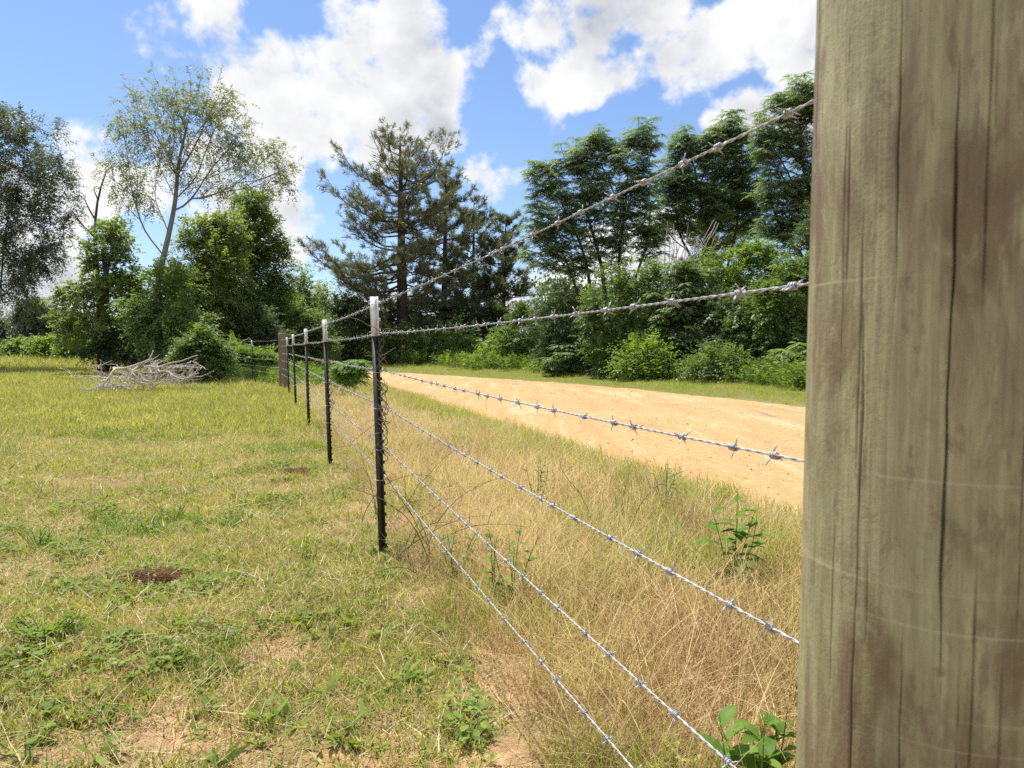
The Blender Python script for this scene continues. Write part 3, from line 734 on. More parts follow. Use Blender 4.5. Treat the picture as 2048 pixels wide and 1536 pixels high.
ROTZ = math.atan2(DU[1], DU[0])
def tpost_meshes():
    """local: x along the fence, y towards the road; studs face -y"""
    def tee(z0, z1, g):
        mb = MB()
        mb.box((-.0175 - g, -.002 - g, z0), (.0175 + g, .0025 + g, z1))
        mb.box((-.003 - g, .0030 + g, z0), (.003 + g, .034 + g, z1))
        z = z0 + .03
        while z < z1 - .01:
            mb.box((-.009 - g, -.011 - g, z - .008), (.009 + g, -.0021 - g, z + .008)); z += .054
        return mb
    sh_ = tee(-.30, 1.135, 0).mesh('shaft', MAT['tpost'])
    tp_ = tee(1.137, 1.338, .0012).mesh('white_tip', MAT['tip'])
    mb = MB(); a = np.linspace(-2.6, 2.6, 15)
    mb.tube(np.stack([.024 * np.sin(a), .016 - .034 * np.cos(a), .012 * np.sin(a * 1.0)], 1), .0016, 5)
    return sh_, tp_, mb.mesh('wire_clip', MAT['wire'], True)
SHAFT, TIP, CLIP = tpost_meshes()
WZ = [1.309, 1.150, .962, .777, .565, .408]
def tpost(xy, label, lean=0., yaw=0., sc=1.0):
    z = float(H(xy[0], xy[1]))
    root = empty('fence_post', (xy[0], xy[1], z), label, 'fence post', 'metal posts of the wire fence')
    root.rotation_euler = (0, lean, ROTZ + yaw); root.scale = (sc, sc, sc)
    link('shaft', SHAFT, root); link('white_tip', TIP, root)
    for w in WZ:
        c = link('wire_clip', CLIP, root); c.location = (0, 0, w - .0)
    return root
LEAN = R(-1.3)
UPOST = [0, 3.16, 6.42, 10.5, 14.2]
PL = ['first metal fence post with white tip, wrapped in dry vine', 'second metal fence post with white tip, along the straight fence', 'third metal fence post with white tip along the straight fence',
      'fourth metal fence post with white tip along the straight fence', 'fifth metal fence post, the one just before the wooden corner post']
def rotz_root(o, lean):
    # lean sideways in world x after turning about z
    M = Matrix.Rotation(lean, 4, 'Y') @ Matrix.Rotation(ROTZ, 4, 'Z')
    o.rotation_euler = M.to_euler()
POSTS = []
for u, lab in zip(UPOST, PL):
    p = fence_pt(u); o = tpost(p, lab); rotz_root(o, LEAN + random.uniform(-.006, .006)); POSTS.append(o)
CORNER = fence_pt(17.2, -.06)
LEG2 = [CORNER, np.array([-8.0, 23.2]), np.array([-10.9, 28.6]), np.array([-13.6, 33.5])]
for pxy, lab in zip(LEG2[1:3], ['metal fence post beyond the wooden corner post, nearer one of two', 'metal fence post beyond the corner, half in front of the leafy bush']):
    o = tpost(pxy, lab); rotz_root(o, R(-1)); POSTS.append(o)
def wood_post(name, xy, r0, h, label, seed, mat):
    r = np.random.default_rng(seed); z = float(H(*xy)); mb = MB()
    zz = np.r_[np.linspace(-.2, h - .012, 24), h]
    P = np.stack([.006 * np.sin(zz * 2 + seed), .004 * np.cos(zz * 3), zz], 1)
    rr = r0 * (1.06 - .06 * (zz / h)) * (1 + .02 * r.normal(size=25)); rr[-1] = rr[-2] * .9
    mb.tube(P, rr, 20)
    o = link(name, mb.mesh(name, mat, True), None, (xy[0], xy[1], z)); tag(o, label, 'fence post')
    return o
wood_post('corner_post', CORNER, .105, 1.50, 'round brown wooden corner post where the fence bends', 3, MAT['oldwood'])
# old thin posts of the far field fence
for i, (px, Y, h, r0, lab) in enumerate([(155, 52, 1.0, .09, 'stout dark wooden post of the far field fence'), (98, 49, 1.15, .035, 'thin dark post of the far field fence, middle one of the row'),
                                         (44, 52, 1.0, .03, 'thin dark post of the far field fence near the oak'), (171, 54, .8, .03, 'thin post just right of the stout far field post')]):
    g0 = ground(px, Y)
    o = wood_post('field_fence_post', g0[:2], r0, h, lab, 10 + i, MAT['bark_dark']); o['group'] = 'posts of the far field fence'

# wooden foreground post
PD = .75; PR = .112
pc = R(29.75)
WP = np.array([math.sin(pc) * PD, math.cos(pc) * PD])

def wire_z(w, u):
    return 0
WNAMES = ['topmost barbed wire strand, fixed to the white post tips', 'second barbed wire strand from the top, just under the white tips', 'third barbed wire strand from the top, crossing the sandy road', 'fourth barbed wire strand from the top, running over the dry grass',
          'fifth barbed wire strand, second one up from the ground', 'lowest barbed wire strand, nearest the ground']
EY = [200, 565, 920, 1283, 1640, 1900]     # where each strand meets the wooden post in the photograph
# wire end at far face of the wooden post
def barb_mesh(seed):
    r = np.random.default_rng(seed); mb = MB()
    for s0 in (-.0045, .0045):
        a = np.linspace(0, 4 * np.pi, 22)
        mb.tube(np.stack([s0 * .5 + (a / a[-1] - .5) * .010, .0042 * np.cos(a), .0042 * np.sin(a)], 1), .0012, 5)
        ph = r.uniform(0, 6.28)
        for q in (0, math.pi + r.uniform(-.4, .4)):
            d = np.array([r.uniform(-.45, .45), math.cos(ph + q), math.sin(ph + q)])
            o = np.array([s0, .003 * math.cos(ph + q), .003 * math.sin(ph + q)])
            mb.tube(np.array([o, o + d * .007, o + d * .0135]), [.0011, .0011, .0004], 5)
    return mb.mesh('barb', MAT['wire'], True)
BARBS = [barb_mesh(i) for i in range(6)]
BARB_FAR = []
def make_wire(label, pts, name='barbed_wire', detail=True, group='barbed wire strands of the fence', barb_gap=.125, seed=0):
    r = np.random.default_rng(seed)
    pts = np.array(pts, float)
    # slight sag between posts
    out = []
    for a, b_ in zip(pts[:-1], pts[1:]):
        L = np.linalg.norm(b_ - a); n = max(6, int(L / .25)); t = np.linspace(0, 1, n, endpoint=False)
        seg = a + (b_ - a) * t[:, None]; seg[:, 2] -= 4 * .010 * min(1, L / 3) * t * (1 - t)
        out.append(seg)
    out.append(pts[-1:]); C = np.vstack(out)
    s = np.r_[0, np.cumsum(np.linalg.norm(np.diff(C, axis=0), axis=1))]
    f = lambda q: np.stack([np.interp(q, s, C[:, k]) for k in range(3)], 1)
    root = empty(name, pts[0], label, 'barbed wire', group); o0 = pts[0]
    mb = MB()
    near = min(s[-1], 9.0) if detail else 0
    rw = .00122
    if near:
        q = np.arange(0, near, .0065); P = f(q); T = unit(np.gradient(P, axis=0)); S = unit(np.cross(T, [0, 0, 1.0])); U = np.cross(S, T)
        for ph in (0, math.pi):
            a = 2 * np.pi * q / .045 + ph
            mb.tube(P + .00115 * (np.cos(a)[:, None] * S + np.sin(a)[:, None] * U), rw, 5, cap=False)
    if near < s[-1]:
        q = np.arange(max(0, near - .02), s[-1], .03); P = f(q); T = unit(np.gradient(P, axis=0)); S = unit(np.cross(T, [0, 0, 1.0])); U = np.cross(S, T)
        for ph in (0, math.pi):
            a = 2 * np.pi * q / .12 + ph
            mb.tube(P + .0018 * (np.cos(a)[:, None] * S + np.sin(a)[:, None] * U), rw * 1.05, 4, cap=False)
    link('strand', mb.mesh('strand', MAT['wire'], True, o0), root)
    bq = np.arange(.06, s[-1], barb_gap) + r.uniform(-.03, .03, len(np.arange(.06, s[-1], barb_gap)))
    P = f(bq); P2 = f(bq + .01)
    mbf = MB()
    for i in range(len(bq)):
        t = unit(P2[i] - P[i])
        M = Matrix(((t[0], 0, 0), (t[1], 0, 0), (t[2], 0, 0)))
        S = unit(np.cross([0, 0, 1.0], t)); U = np.cross(t, S)
        a = r.uniform(0, 6.28); S2 = S * math.cos(a) + U * math.sin(a); U2 = -S * math.sin(a) + U * math.cos(a)
        if i < (100 if detail else 0):
            ob = link('barb', BARBS[r.integers(0, 6)], root)
            M4 = Matrix(((t[0], S2[0], U2[0], P[i][0] - o0[0]), (t[1], S2[1], U2[1], P[i][1] - o0[1]), (t[2], S2[2], U2[2], P[i][2] - o0[2]), (0, 0, 0, 1)))
            ob.matrix_local = M4
        else:
            for sg in (-1, 1):
                for vv in (S2, U2):
                    mbf.tube(np.array([P[i] - vv * .004 * sg, P[i] + vv * .014 * sg + t * r.uniform(-.005, .005)]), [.0016, .0008], 3)
    if mbf.n:
        ob = link('barbs', mbf.mesh('barbs', MAT['wire'], False, o0), root); ob['kind'] = 'stuff'
    return root
def post_pt(i, z):
    o = POSTS[i]; M = o.matrix_basis
    v = M @ Vector((0, -.016, z)); return np.array(v)
bpy.context.view_layer.update()
WEND = []
for w in range(6):
    v_off = -.016
    # end point: on the road-side flank of the wooden post, on the line of the fence
    e = WP + DU * (PR * .80) + DN * (PR * .55)
    d = ray([1626, 1620, 1609, 1597, 1588, 1582][w], EY[w])
    q1 = post_pt(0, WZ[w]); ab = np.linalg.solve(np.array([[d[0], -(e[0] - q1[0])], [d[1], -(e[1] - q1[1])]]), q1[:2])
    zs_ = CAM_H + d[2] * ab[0]; z = q1[2] + (zs_ - q1[2]) / ab[1]
    pts = [np.array([e[0], e[1], z])]
    for i in range(5): pts.append(post_pt(i, WZ[w]))
    pts.append(np.array([CORNER[0] - .02, CORNER[1] - .1, float(H(*CORNER)) + WZ[w] + .0]))
    make_wire(WNAMES[w], pts, seed=400 + w)
    WEND.append(z)
W2N = ['topmost wire strand of the fence beyond the corner post', 'second wire strand of the fence beyond the corner post', 'third wire strand of the fence beyond the corner post', 'fourth wire strand of the fence beyond the corner post', 'fifth wire strand of the fence beyond the corner post', 'lowest wire strand of the fence beyond the corner post']
for w in range(6):
    pts = [np.array([CORNER[0] - .08, CORNER[1] + .05, float(H(*CORNER)) + WZ[w]])] + [post_pt(5, WZ[w]), post_pt(6, WZ[w]), np.array([*LEG2[3], WZ[w]])]
    make_wire(W2N[w], pts, detail=False, seed=450 + w, group='wire strands beyond the corner')

# vines on the posts
def dead_vine(label, o, z0, z1, turns, n, seed, spread=.021, side=.3):
    r = np.random.default_rng(seed); mb = MB(); base = np.array(o.location)
    lean = LEAN
    for q in range(n):
        a0 = r.uniform(0, 6.28); za = r.uniform(z0, z0 + .25); zb = r.uniform(z1 - .35, z1); k = 60
        t = np.linspace(0, 1, k); z = za + (zb - za) * t
        a = a0 + turns * 2 * np.pi * t * r.uniform(.7, 1.2) * r.choice([-1, 1])
        a = a + .8 * np.sin(t * r.uniform(8, 15) + q); rad = spread * (1.1 + .35 * np.sin(t * 9 + q)) + .016 * np.clip(np.sin(t * 13 + q * 2), .6, 1) - .0096
        P = np.stack([z * math.sin(lean) + .007 + rad * np.cos(a), .004 + rad * np.sin(a), z], 1)
        mb.tube(P, np.linspace(.0024, .0014, k), 5)
    for q in range(n * 2):
        z = r.uniform(z0, z1); a = r.uniform(0, 6.28); P = [np.array([z * math.sin(lean) + .03 * math.cos(a), .03 * math.sin(a), z])]
        d = unit(np.array([math.cos(a), math.sin(a) * .6, r.uniform(-.5, .9)])); L = r.uniform(.05, .16)
        for i in range(7):
            d = unit(d + np.array([r.normal() * .3, r.normal() * .3, -.1])); P.append(P[-1] + d * L / 6)
        mb.tube(np.array(P), np.linspace(.0016, .0008, 8), 4)
    ob = link('dead_vine', mb.mesh('dead_vine', MAT['vine'], True), None, base)
    tag(ob, label, 'vine'); return ob
dead_vine('dry brown vine twisted up the first white-tipped metal post', POSTS[0], .42, 1.20, 3.8, 6, 1)
dead_vine('dry vine wound round the second white-tipped metal post', POSTS[1], .45, 1.0, 3.5, 4, 2)

# ---- the near wooden post with split grooves
def big_post():
    na = 1100; nz = 260; h = 1.72
    # denser columns on the half facing the camera
    face = math.atan2(-WP[1], -WP[0])
    th = np.linspace(0, 2 * np.pi, na, endpoint=False)
    rel = (th + np.pi) % (2 * np.pi) - np.pi        # angle from camera-facing direction
    z = np.linspace(-.25, h, nz)
    TH, Z = np.meshgrid(rel, z)
    rad = PR * (1.03 - .035 * Z / h)
    rad = rad * (1 + .012 * np.sin(3 * TH + .6 * Z) + .006 * np.sin(5 * TH + 2 * Z + 1) + .003 * np.sin(11 * TH + 1.5 * np.sin(3 * Z)))
    r = np.random.default_rng(9)
    # crack list: (px at mid, y0, y1) -> angle on the cylinder
    def ang(px):
        a = math.atan((px - 1024) / FPX)          # azimuth of the ray
        # intersect ray with circle
        d = np.array([math.sin(a), math.cos(a)]); bq = d @ WP; disc = bq * bq - (WP @ WP - PR * PR)
        if disc < 0: return None
        t = bq - math.sqrt(disc); q = d * t - WP
        return (math.atan2(q[1], q[0]) - face + np.pi) % (2 * np.pi) - np.pi
    zy = lambda py: CAM_H - (py - 698) / FPX * .66
    cr = [(1771, -300, 700, .0024, .009), (1884, 180, 1320, .0034, .013), (1665, -60, 900, .0014, .005), (1706, 540, 1800, .0028, .010), (1802, 1130, 1900, .0024, .010),
          (1942, -200, 150, .0026, .009), (1957, 140, 440, .0022, .008), (1922, 1230, 1900, .0028, .011), (2032, 430, 1300, .002, .008), (1660, 880, 1500, .0014, .005), (1850, 1400, 1900, .0014, .006), (1838, -200, 180, .0012, .005)]
    for px, y0, y1, w, dep in cr:
        a = ang(px)
        if a is None: continue
        z1, z0 = zy(y0), zy(y1)
        wob = .012 * np.sin(Z * 5 + px) + .008 * np.sin(Z * 14 + px * 2) + .004 * np.sin(Z * 41 + px) + .002 * np.sin(Z * 97 + px)
        prof = np.clip((Z - z0) / .12, 0, 1) * np.clip((z1 - Z) / .12, 0, 1)
        ww = w * .42 / PR * (.45 + .55 * prof) * (.8 + .35 * np.sin(Z * 23 + px))
        g = np.exp(-((TH - a - wob) / (ww * .55)) ** 2)
        rad = rad - dep * .6 * g * prof
    for q in range(13):
        a = r.uniform(-1.3, .6); z0 = r.uniform(.3, 1.4); z1 = z0 + r.uniform(.06, .35)
        prof = np.clip((Z - z0) / .04, 0, 1) * np.clip((z1 - Z) / .04, 0, 1)
        rad = rad - .0028 * np.exp(-((TH - a - .006 * np.sin(Z * 9 + q) - .002 * np.sin(Z * 50 + q)) / .0065) ** 2) * prof
    # random cracks round the rest of the post
    for q in range(16):
        a = r.uniform(1.2, 5.1); z0 = r.uniform(-.2, 1.2); z1 = z0 + r.uniform(.3, .9)
        prof = np.clip((Z - z0) / .12, 0, 1) * np.clip((z1 - Z) / .12, 0, 1)
        dth = (TH - a + .012 * np.sin(Z * 6 + q) + np.pi) % (2 * np.pi) - np.pi
        rad = rad - .008 * np.exp(-(dth / .014) ** 2) * prof
    X = rad * np.cos(TH + face) ; Y = rad * np.sin(TH + face)
    V = np.stack([X, Y, Z], -1).reshape(-1, 3)
    i = np.arange(nz - 1)[:, None] * na; j = np.arange(na)[None]; j2 = (j + 1) % na
    Q = np.stack([i + j, i + j2, i + na + j2, i + na + j], -1).reshape(-1, 4)
    n0 = len(V); V = np.vstack([V, [0, 0, h + .004]])
    T = [((nz - 1) * na + q, (nz - 1) * na + (q + 1) % na, n0) for q in range(na)]
    # material
    m, nt, out = new_mat('treated_pine_post')
    tc = nd(nt, 'ShaderNodeTexCoord'); O = tc.outputs['Object']
    sx = nd(nt, 'ShaderNodeSeparateXYZ'); nt.links.new(O, sx.inputs[0])
    mp = nd(nt, 'ShaderNodeMapping'); mp.inputs['Scale'].default_value = (1, 1, .07); nt.links.new(O, mp.inputs[0])
    grain = noise(nt, mp.outputs[0], 130, 5, .6, .3)
    mp2 = nd(nt, 'ShaderNodeMapping'); mp2.inputs['Scale'].default_value = (1, 1, .16); nt.links.new(O, mp2.inputs[0])
    streak = noise(nt, mp2.outputs[0], 34, 5, .6, .4)
    blot = noise(nt, mp2.outputs[0], 9.5, 5, .6, .9)
    mp3 = nd(nt, 'ShaderNodeMapping'); mp3.inputs['Scale'].default_value = (1, 1, .45); mp3.inputs['Location'].default_value = (.3, .1, .33); nt.links.new(O, mp3.inputs[0])
    big = noise(nt, mp3.outputs[0], 8.0, 5, .62, .5)
    fine = noise(nt, O, 220, 4, .6)
    mp5 = nd(nt, 'ShaderNodeMapping'); mp5.inputs['Scale'].default_value = (1, 1, .03); nt.links.new(O, mp5.inputs[0])
    fib = noise(nt, mp5.outputs[0], 260, 4, .7)
    base = mix_c(nt, mapr(nt, streak.outputs[0], .35, .65), (.255, .25, .132), (.40, .385, .215))
    base = mix_c(nt, mapr(nt, fib.outputs[0], .42, .62, .0, .34), base, (.135, .115, .062))
    base = mix_c(nt, mapr(nt, grain.outputs[0], .40, .62, 0, .35), base, (.16, .125, .07))
    lowb = math_n(nt, 'ADD', big.outputs[0], mapr(nt, sx.outputs[2], .5, 1.5, .07, -.02))
    base = mix_c(nt, mapr(nt, lowb, .51, .63, 0, .72, True), base, (.125, .074, .038))
    base = mix_c(nt, mapr(nt, blot.outputs[0], .56, .68, 0, .6, True), base, (.125, .088, .052))
    base = mix_c(nt, mapr(nt, blot.outputs[0], .30, .42, .5, 0, True), base, (.31, .33, .185))
    mot = noise(nt, mp3.outputs[0], 42, 6, .7, .6)
    base = mix_c(nt, mapr(nt, mot.outputs[0], .52, .66, 0, .55, True), base, (.13, .095, .055))
    base = mix_c(nt, mapr(nt, mot.outputs[0], .32, .44, .35, 0, True), base, (.43, .41, .26))
    # thin pale lines running round the post, in broken patches
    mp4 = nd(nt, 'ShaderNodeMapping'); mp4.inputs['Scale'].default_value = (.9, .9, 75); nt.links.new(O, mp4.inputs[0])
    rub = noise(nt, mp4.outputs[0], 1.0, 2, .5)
    pale_mask = noise(nt, O, 7, 2, .5)
    base = mix_c(nt, math_n(nt, 'MULTIPLY', mapr(nt, rub.outputs[0], .62, .68, 0, .34, True), mapr(nt, pale_mask.outputs[0], .42, .54)), base, (.58, .53, .36))
    base = mix_c(nt, mapr(nt, fine.outputs[0], .62, .72, 0, .3), base, (.10, .07, .04))
    p = nd(nt, 'ShaderNodeBsdfPrincipled', i_Roughness=.62); p.inputs['Specular IOR Level'].default_value = .35
    nt.links.new(base, p.inputs['Base Color'])
    hgt = math_n(nt, 'ADD', math_n(nt, 'ADD', math_n(nt, 'MULTIPLY', fib.outputs[0], .8), math_n(nt, 'MULTIPLY', grain.outputs[0], .6)), math_n(nt, 'MULTIPLY', fine.outputs[0], .5))
    bp = nd(nt, 'ShaderNodeBump', i_Strength=.5, i_Distance=.002); nt.links.new(hgt, bp.inputs['Height']); nt.links.new(bp.outputs[0], p.inputs['Normal'])
    nt.links.new(p.outputs[0], out.inputs[0])
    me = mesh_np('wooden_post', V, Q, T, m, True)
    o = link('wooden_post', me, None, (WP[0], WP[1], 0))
    o.rotation_euler = (0, R(.35), 0)
    tag(o, 'thick split and stained round wooden post close to the camera', 'fence post')
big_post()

# ------------------------------------------------------------------ ground, road
def warp(n, a, lim):
    t = np.linspace(-1, 1, n); return lim * np.sinh(a * t) / math.sinh(a)
def ground_mesh():
    xs = warp(300, 5.2, 400); ys = np.r_[np.linspace(-60, -4, 20)[:-1], np.linspace(-4, 0, 16)[:-1], 500 * np.sinh(5.6 * np.linspace(0, 1, 330)) / math.sinh(5.6)]
    X, Y = np.meshgrid(xs, ys)
    Z = H(X, Y)
    r = np.random.default_rng(3)
    near = np.clip(1 - np.hypot(X, Y) / 14, 0, 1)
    Z = Z + near * .012 * (r.random(X.shape) - .5)
    t = road_t(X, Y); Z = np.where((t > -.01) & (t < 1.01) & (Y < 60), Z - .05, Z)
    n, k = X.shape
    i = np.arange(n - 1)[:, None] * k; j = np.arange(k - 1)[None]
    Q = np.stack([i + j, i + j + 1, i + k + j + 1, i + k + j], -1).reshape(-1, 4)
    V = np.stack([X, Y, Z], -1).reshape(-1, 3)
    m, nt, out = new_mat('soil_and_thatch')
    g = nd(nt, 'ShaderNodeNewGeometry'); P = g.outputs['Position']
    patch = noise(nt, P, 1.1, 6, .62, .4); n2 = noise(nt, P, 22, 5, .65); n3 = noise(nt, P, 160, 3, .6)
    soil = ramp(nt, n2.outputs[0], [(.3, (.29, .165, .08)), (.55, (.41, .26, .135)), (.75, (.50, .345, .205))]).outputs[0]
    soil = mix_c(nt, mapr(nt, n3.outputs[0], .55, .75, 0, .6), soil, (.22, .12, .06))
    thatch = ramp(nt, n3.outputs[0], [(.3, (.11, .075, .034)), (.5, (.24, .175, .08)), (.7, (.44, .34, .165))]).outputs[0]
    sp = nd(nt, 'ShaderNodeSeparateXYZ'); nt.links.new(P, sp.inputs[0])
    near_f = mapr(nt, sp.outputs[1], 2.5, 7, .03, -.10)
    far = mapr(nt, sp.outputs[1], 11, 18, 0, 1)
    pf = math_n(nt, 'ADD', patch.outputs[0], near_f)
    c = mix_c(nt, mapr(nt, pf, .48, .58, 0, 1, True), thatch, soil)
    c = mix_c(nt, far, c, mix_c(nt, mapr(nt, n2.outputs[0], .4, .6), (.12, .13, .035), (.18, .175, .055)))
    p = nd(nt, 'ShaderNodeBsdfPrincipled', i_Roughness=.95); p.inputs['Specular IOR Level'].default_value = .1
    nt.links.new(c, p.inputs['Base Color'])
    b = nd(nt, 'ShaderNodeBump', i_Strength=.9, i_Distance=.02)
    nt.links.new(math_n(nt, 'ADD', n2.outputs[0], math_n(nt, 'MULTIPLY', n3.outputs[0], .4)), b.inputs['Height']); nt.links.new(b.outputs[0], p.inputs['Normal'])
    nt.links.new(p.outputs[0], out.inputs[0])
    o = link('ground', mesh_np('ground', V, Q, None, m, True)); tag(o, kind='structure')
ground_mesh()

def road_mesh():
    n = len(NE); k = 40
    t = np.linspace(-.015, 1.015, k)
    r = np.random.default_rng(4)
    jn = np.cumsum(r.normal(size=n)) * .01; jn -= np.linspace(jn[0], jn[-1], n)
    P = NE[:, None] * (1 - t)[None, :, None] + FE[:, None] * t[None, :, None]
    edge = np.sin(np.arange(n) * .9) * .05 + np.sin(np.arange(n) * 2.3 + 1) * .04 + r.normal(size=n) * .04
    w = np.clip(1 - t / .12, 0, 1)
    P[..., 0] += (edge[:, None] * w[None]) + (np.roll(edge, 40)[:, None] * np.clip(1 - (1 - t) / .12, 0, 1)[None])
    Z = H(P[..., 0], P[..., 1]) + .012 + .07 * (1 - (2 * t - 1) ** 2)[None] - .03 * (np.exp(-((t - .33) / .07) ** 2) + np.exp(-((t - .68) / .07) ** 2))[None]
    Z += .004 * r.normal(size=Z.shape)
    Z[:, 0] -= .08; Z[:, -1] -= .08
    i = np.arange(n - 1)[:, None] * k; j = np.arange(k - 1)[None]
    Q = np.stack([i + j, i + j + 1, i + k + j + 1, i + k + j], -1).reshape(-1, 4)
    V = np.concatenate([P, Z[..., None]], -1).reshape(-1, 3)
    m, nt, out = new_mat('sandy_gravel')
    g = nd(nt, 'ShaderNodeNewGeometry'); Po = g.outputs['Position']
    mp = nd(nt, 'ShaderNodeMapping'); mp.inputs['Rotation'].default_value = (0, 0, -R(18.2)); mp.inputs['Scale'].default_value = (1, .12, 1)
    nt.links.new(Po, mp.inputs[0])
    tr = noise(nt, mp.outputs[0], 2.2, 6, .65, .5); n2 = noise(nt, Po, 14, 6, .7); n3 = noise(nt, Po, 90, 3, .7)
    vo = nd(nt, 'ShaderNodeTexVoronoi'); vo.inputs['Scale'].default_value = 55; nt.links.new(Po, vo.inputs['Vector'])
    c = ramp(nt, n2.outputs[0], [(.3, (.39, .22, .09)), (.5, (.475, .285, .127)), (.72, (.54, .35, .178))]).outputs[0]
    c = mix_c(nt, mapr(nt, tr.outputs[0], .52, .66, 0, .6), c, (.58, .43, .26))
    c = mix_c(nt, mapr(nt, tr.outputs[0], .48, .36, 0, .5), c, (.37, .22, .10))
    c = mix_c(nt, mapr(nt, n3.outputs[0], .52, .68, 0, .42), c, (.25, .145, .065))
    c = mix_c(nt, mapr(nt, vo.outputs['Color'], .75, .9, 0, .5), c, (.60, .47, .32))
    dk = noise(nt, mp.outputs[0], 1.3, 4, .6, .6)
    c = mix_c(nt, mapr(nt, dk.outputs[0], .63, .70, 0, .75), c, (.22, .18, .14))
    p = nd(nt, 'ShaderNodeBsdfPrincipled', i_Roughness=.95); p.inputs['Specular IOR Level'].default_value = .1
    nt.links.new(c, p.inputs['Base Color'])
    b = nd(nt, 'ShaderNodeBump', i_Strength=.8, i_Distance=.015)
    nt.links.new(math_n(nt, 'ADD', n3.outputs[0], math_n(nt, 'MULTIPLY', vo.outputs['Distance'], .6)), b.inputs['Height']); nt.links.new(b.outputs[0], p.inputs['Normal'])
    nt.links.new(p.outputs[0], out.inputs[0])
    o = link('road', mesh_np('road', V, Q, None, m, True)); tag(o, kind='structure')
road_mesh()

# ------------------------------------------------------------------ grass (scatter)
LIB = {}
def proto(coll, name, me):
    c = LIB.setdefault(coll, bpy.data.collections.new(coll))
    o = bpy.data.objects.new('%s_%02d' % (name, len(c.objects)), me); c.objects.link(o); return o

def blades(n, r, hmin, hmax, w, lean, spread, bend, seg=3, flat=0.0):
    """n curved blades; returns V,Q"""
    base = np.stack([r.normal(size=n) * spread, r.normal(size=n) * spread, np.full(n, -.004)], 1)
    az = r.uniform(0, 6.28, n); h = r.uniform(hmin, hmax, n); ln = np.abs(r.normal(size=n)) * lean + flat
    ln = np.minimum(ln, 1.5)
    d = np.stack([np.cos(az) * np.sin(ln), np.sin(az) * np.sin(ln), np.cos(ln)], 1)
    hd = np.stack([np.cos(az), np.sin(az), np.zeros(n)], 1)
    fa = az + r.uniform(-.9, .9, n) + np.pi / 2
    side = np.stack([np.cos(fa), np.sin(fa), np.zeros(n)], 1)
    bn = r.uniform(.2, 1, n) * bend
    t = np.linspace(0, 1, seg + 1)
    P = base[:, None] + d[:, None] * (h[:, None] * t)[..., None] + (hd[:, None] * .8 - np.array([0, 0, .5])) * (bn[:, None] * h[:, None] * t ** 2)[..., None]
    P[..., 2] = np.maximum(P[..., 2], -.003)
    ww = np.broadcast_to(w, (n,)) * r.uniform(.7, 1.3, n)
    wid = ww[:, None] * (1 - t ** 1.6 * .92)[None] * .5
    A = P - side[:, None] * wid[..., None]; B = P + side[:, None] * wid[..., None]
    V = np.stack([A, B], 2).reshape(-1, 3)
    k = 2 * (seg + 1)
    i = np.arange(n)[:, None] * k; j = np.arange(seg)[None] * 2
    Q = np.stack([i + j, i + j + 1, i + j + 3, i + j + 2], -1).reshape(-1, 4)
    return V, Q

G_green = [(.15, .20, .03), (.275, .32, .05), (.43, .45, .10)]
G_yel = [(.29, .31, .055), (.42, .43, .095), (.62, .59, .20)]
G_straw = [(.36, .25, .12), (.54, .41, .21), (.72, .60, .35)]
MAT['lawn'] = leaf_mat('lawn_blade', G_green, .42, (1.35, 1.35, .6), .5, .3, patch=G_yel, patch_scale=.8, inst=True, pb=.47)
MAT['lawn_lush'] = leaf_mat('lush_blade', [(.10, .17, .02), (.16, .24, .03), (.24, .31, .045)], .4, (1.35, 1.35, .6), .45, .35, inst=True)
MAT['straw'] = leaf_mat('straw_blade', G_straw, .25, (1.2, 1.15, .9), .55, .3, inst=True)
MAT['straw_tall'] = leaf_mat('tall_straw', [(.38, .25, .105), (.58, .435, .21), (.76, .63, .37)], .42, (1.1, 1.07, .95), .5, .3, patch=[(.40, .32, .11), (.58, .48, .19), (.76, .64, .31)], patch_scale=1.2, inst=True)
MAT['brown'] = leaf_mat('brown_stem', [(.20, .115, .055), (.34, .21, .11), (.50, .34, .18)], .25, (1.1, 1.1, .9), .6, .2, inst=True)
MAT['verge_green'] = leaf_mat('verge_blade', [(.17, .24, .035), (.24, .32, .045), (.32, .39, .06)], .5, (1.35, 1.35, .6), .55, .2, inst=True, patch=[(.21, .24, .05), (.30, .32, .07), (.42, .40, .12)], patch_scale=.7)
MAT['clover'] = leaf_mat('clover_leaf', [(.12, .19, .03), (.18, .25, .045), (.26, .33, .07)], .42, (1.35, 1.35, .6), .6, .15, inst=True)
MAT['fluff'] = leaf_mat('seed_fluff', [(.60, .50, .33), (.74, .64, .45)], .4, (1, 1, 1), .8, .1, inst=True)

r = np.random.default_rng(21)
def two(name, V1, Q1, m1, V2=None, Q2=None, m2=None):
    if V2 is None: return mesh_np(name, V1, Q1, None, m1)
    V = np.vstack([V1, V2]); Q = np.vstack([Q1, Q2 + len(V1)])
    me = mesh_np(name, V, Q, None, m1); me.materials.append(m2)
    mi = np.r_[np.zeros(len(Q1)), np.ones(len(Q2))].astype(np.int32); me.polygons.foreach_set('material_index', mi)
    return me
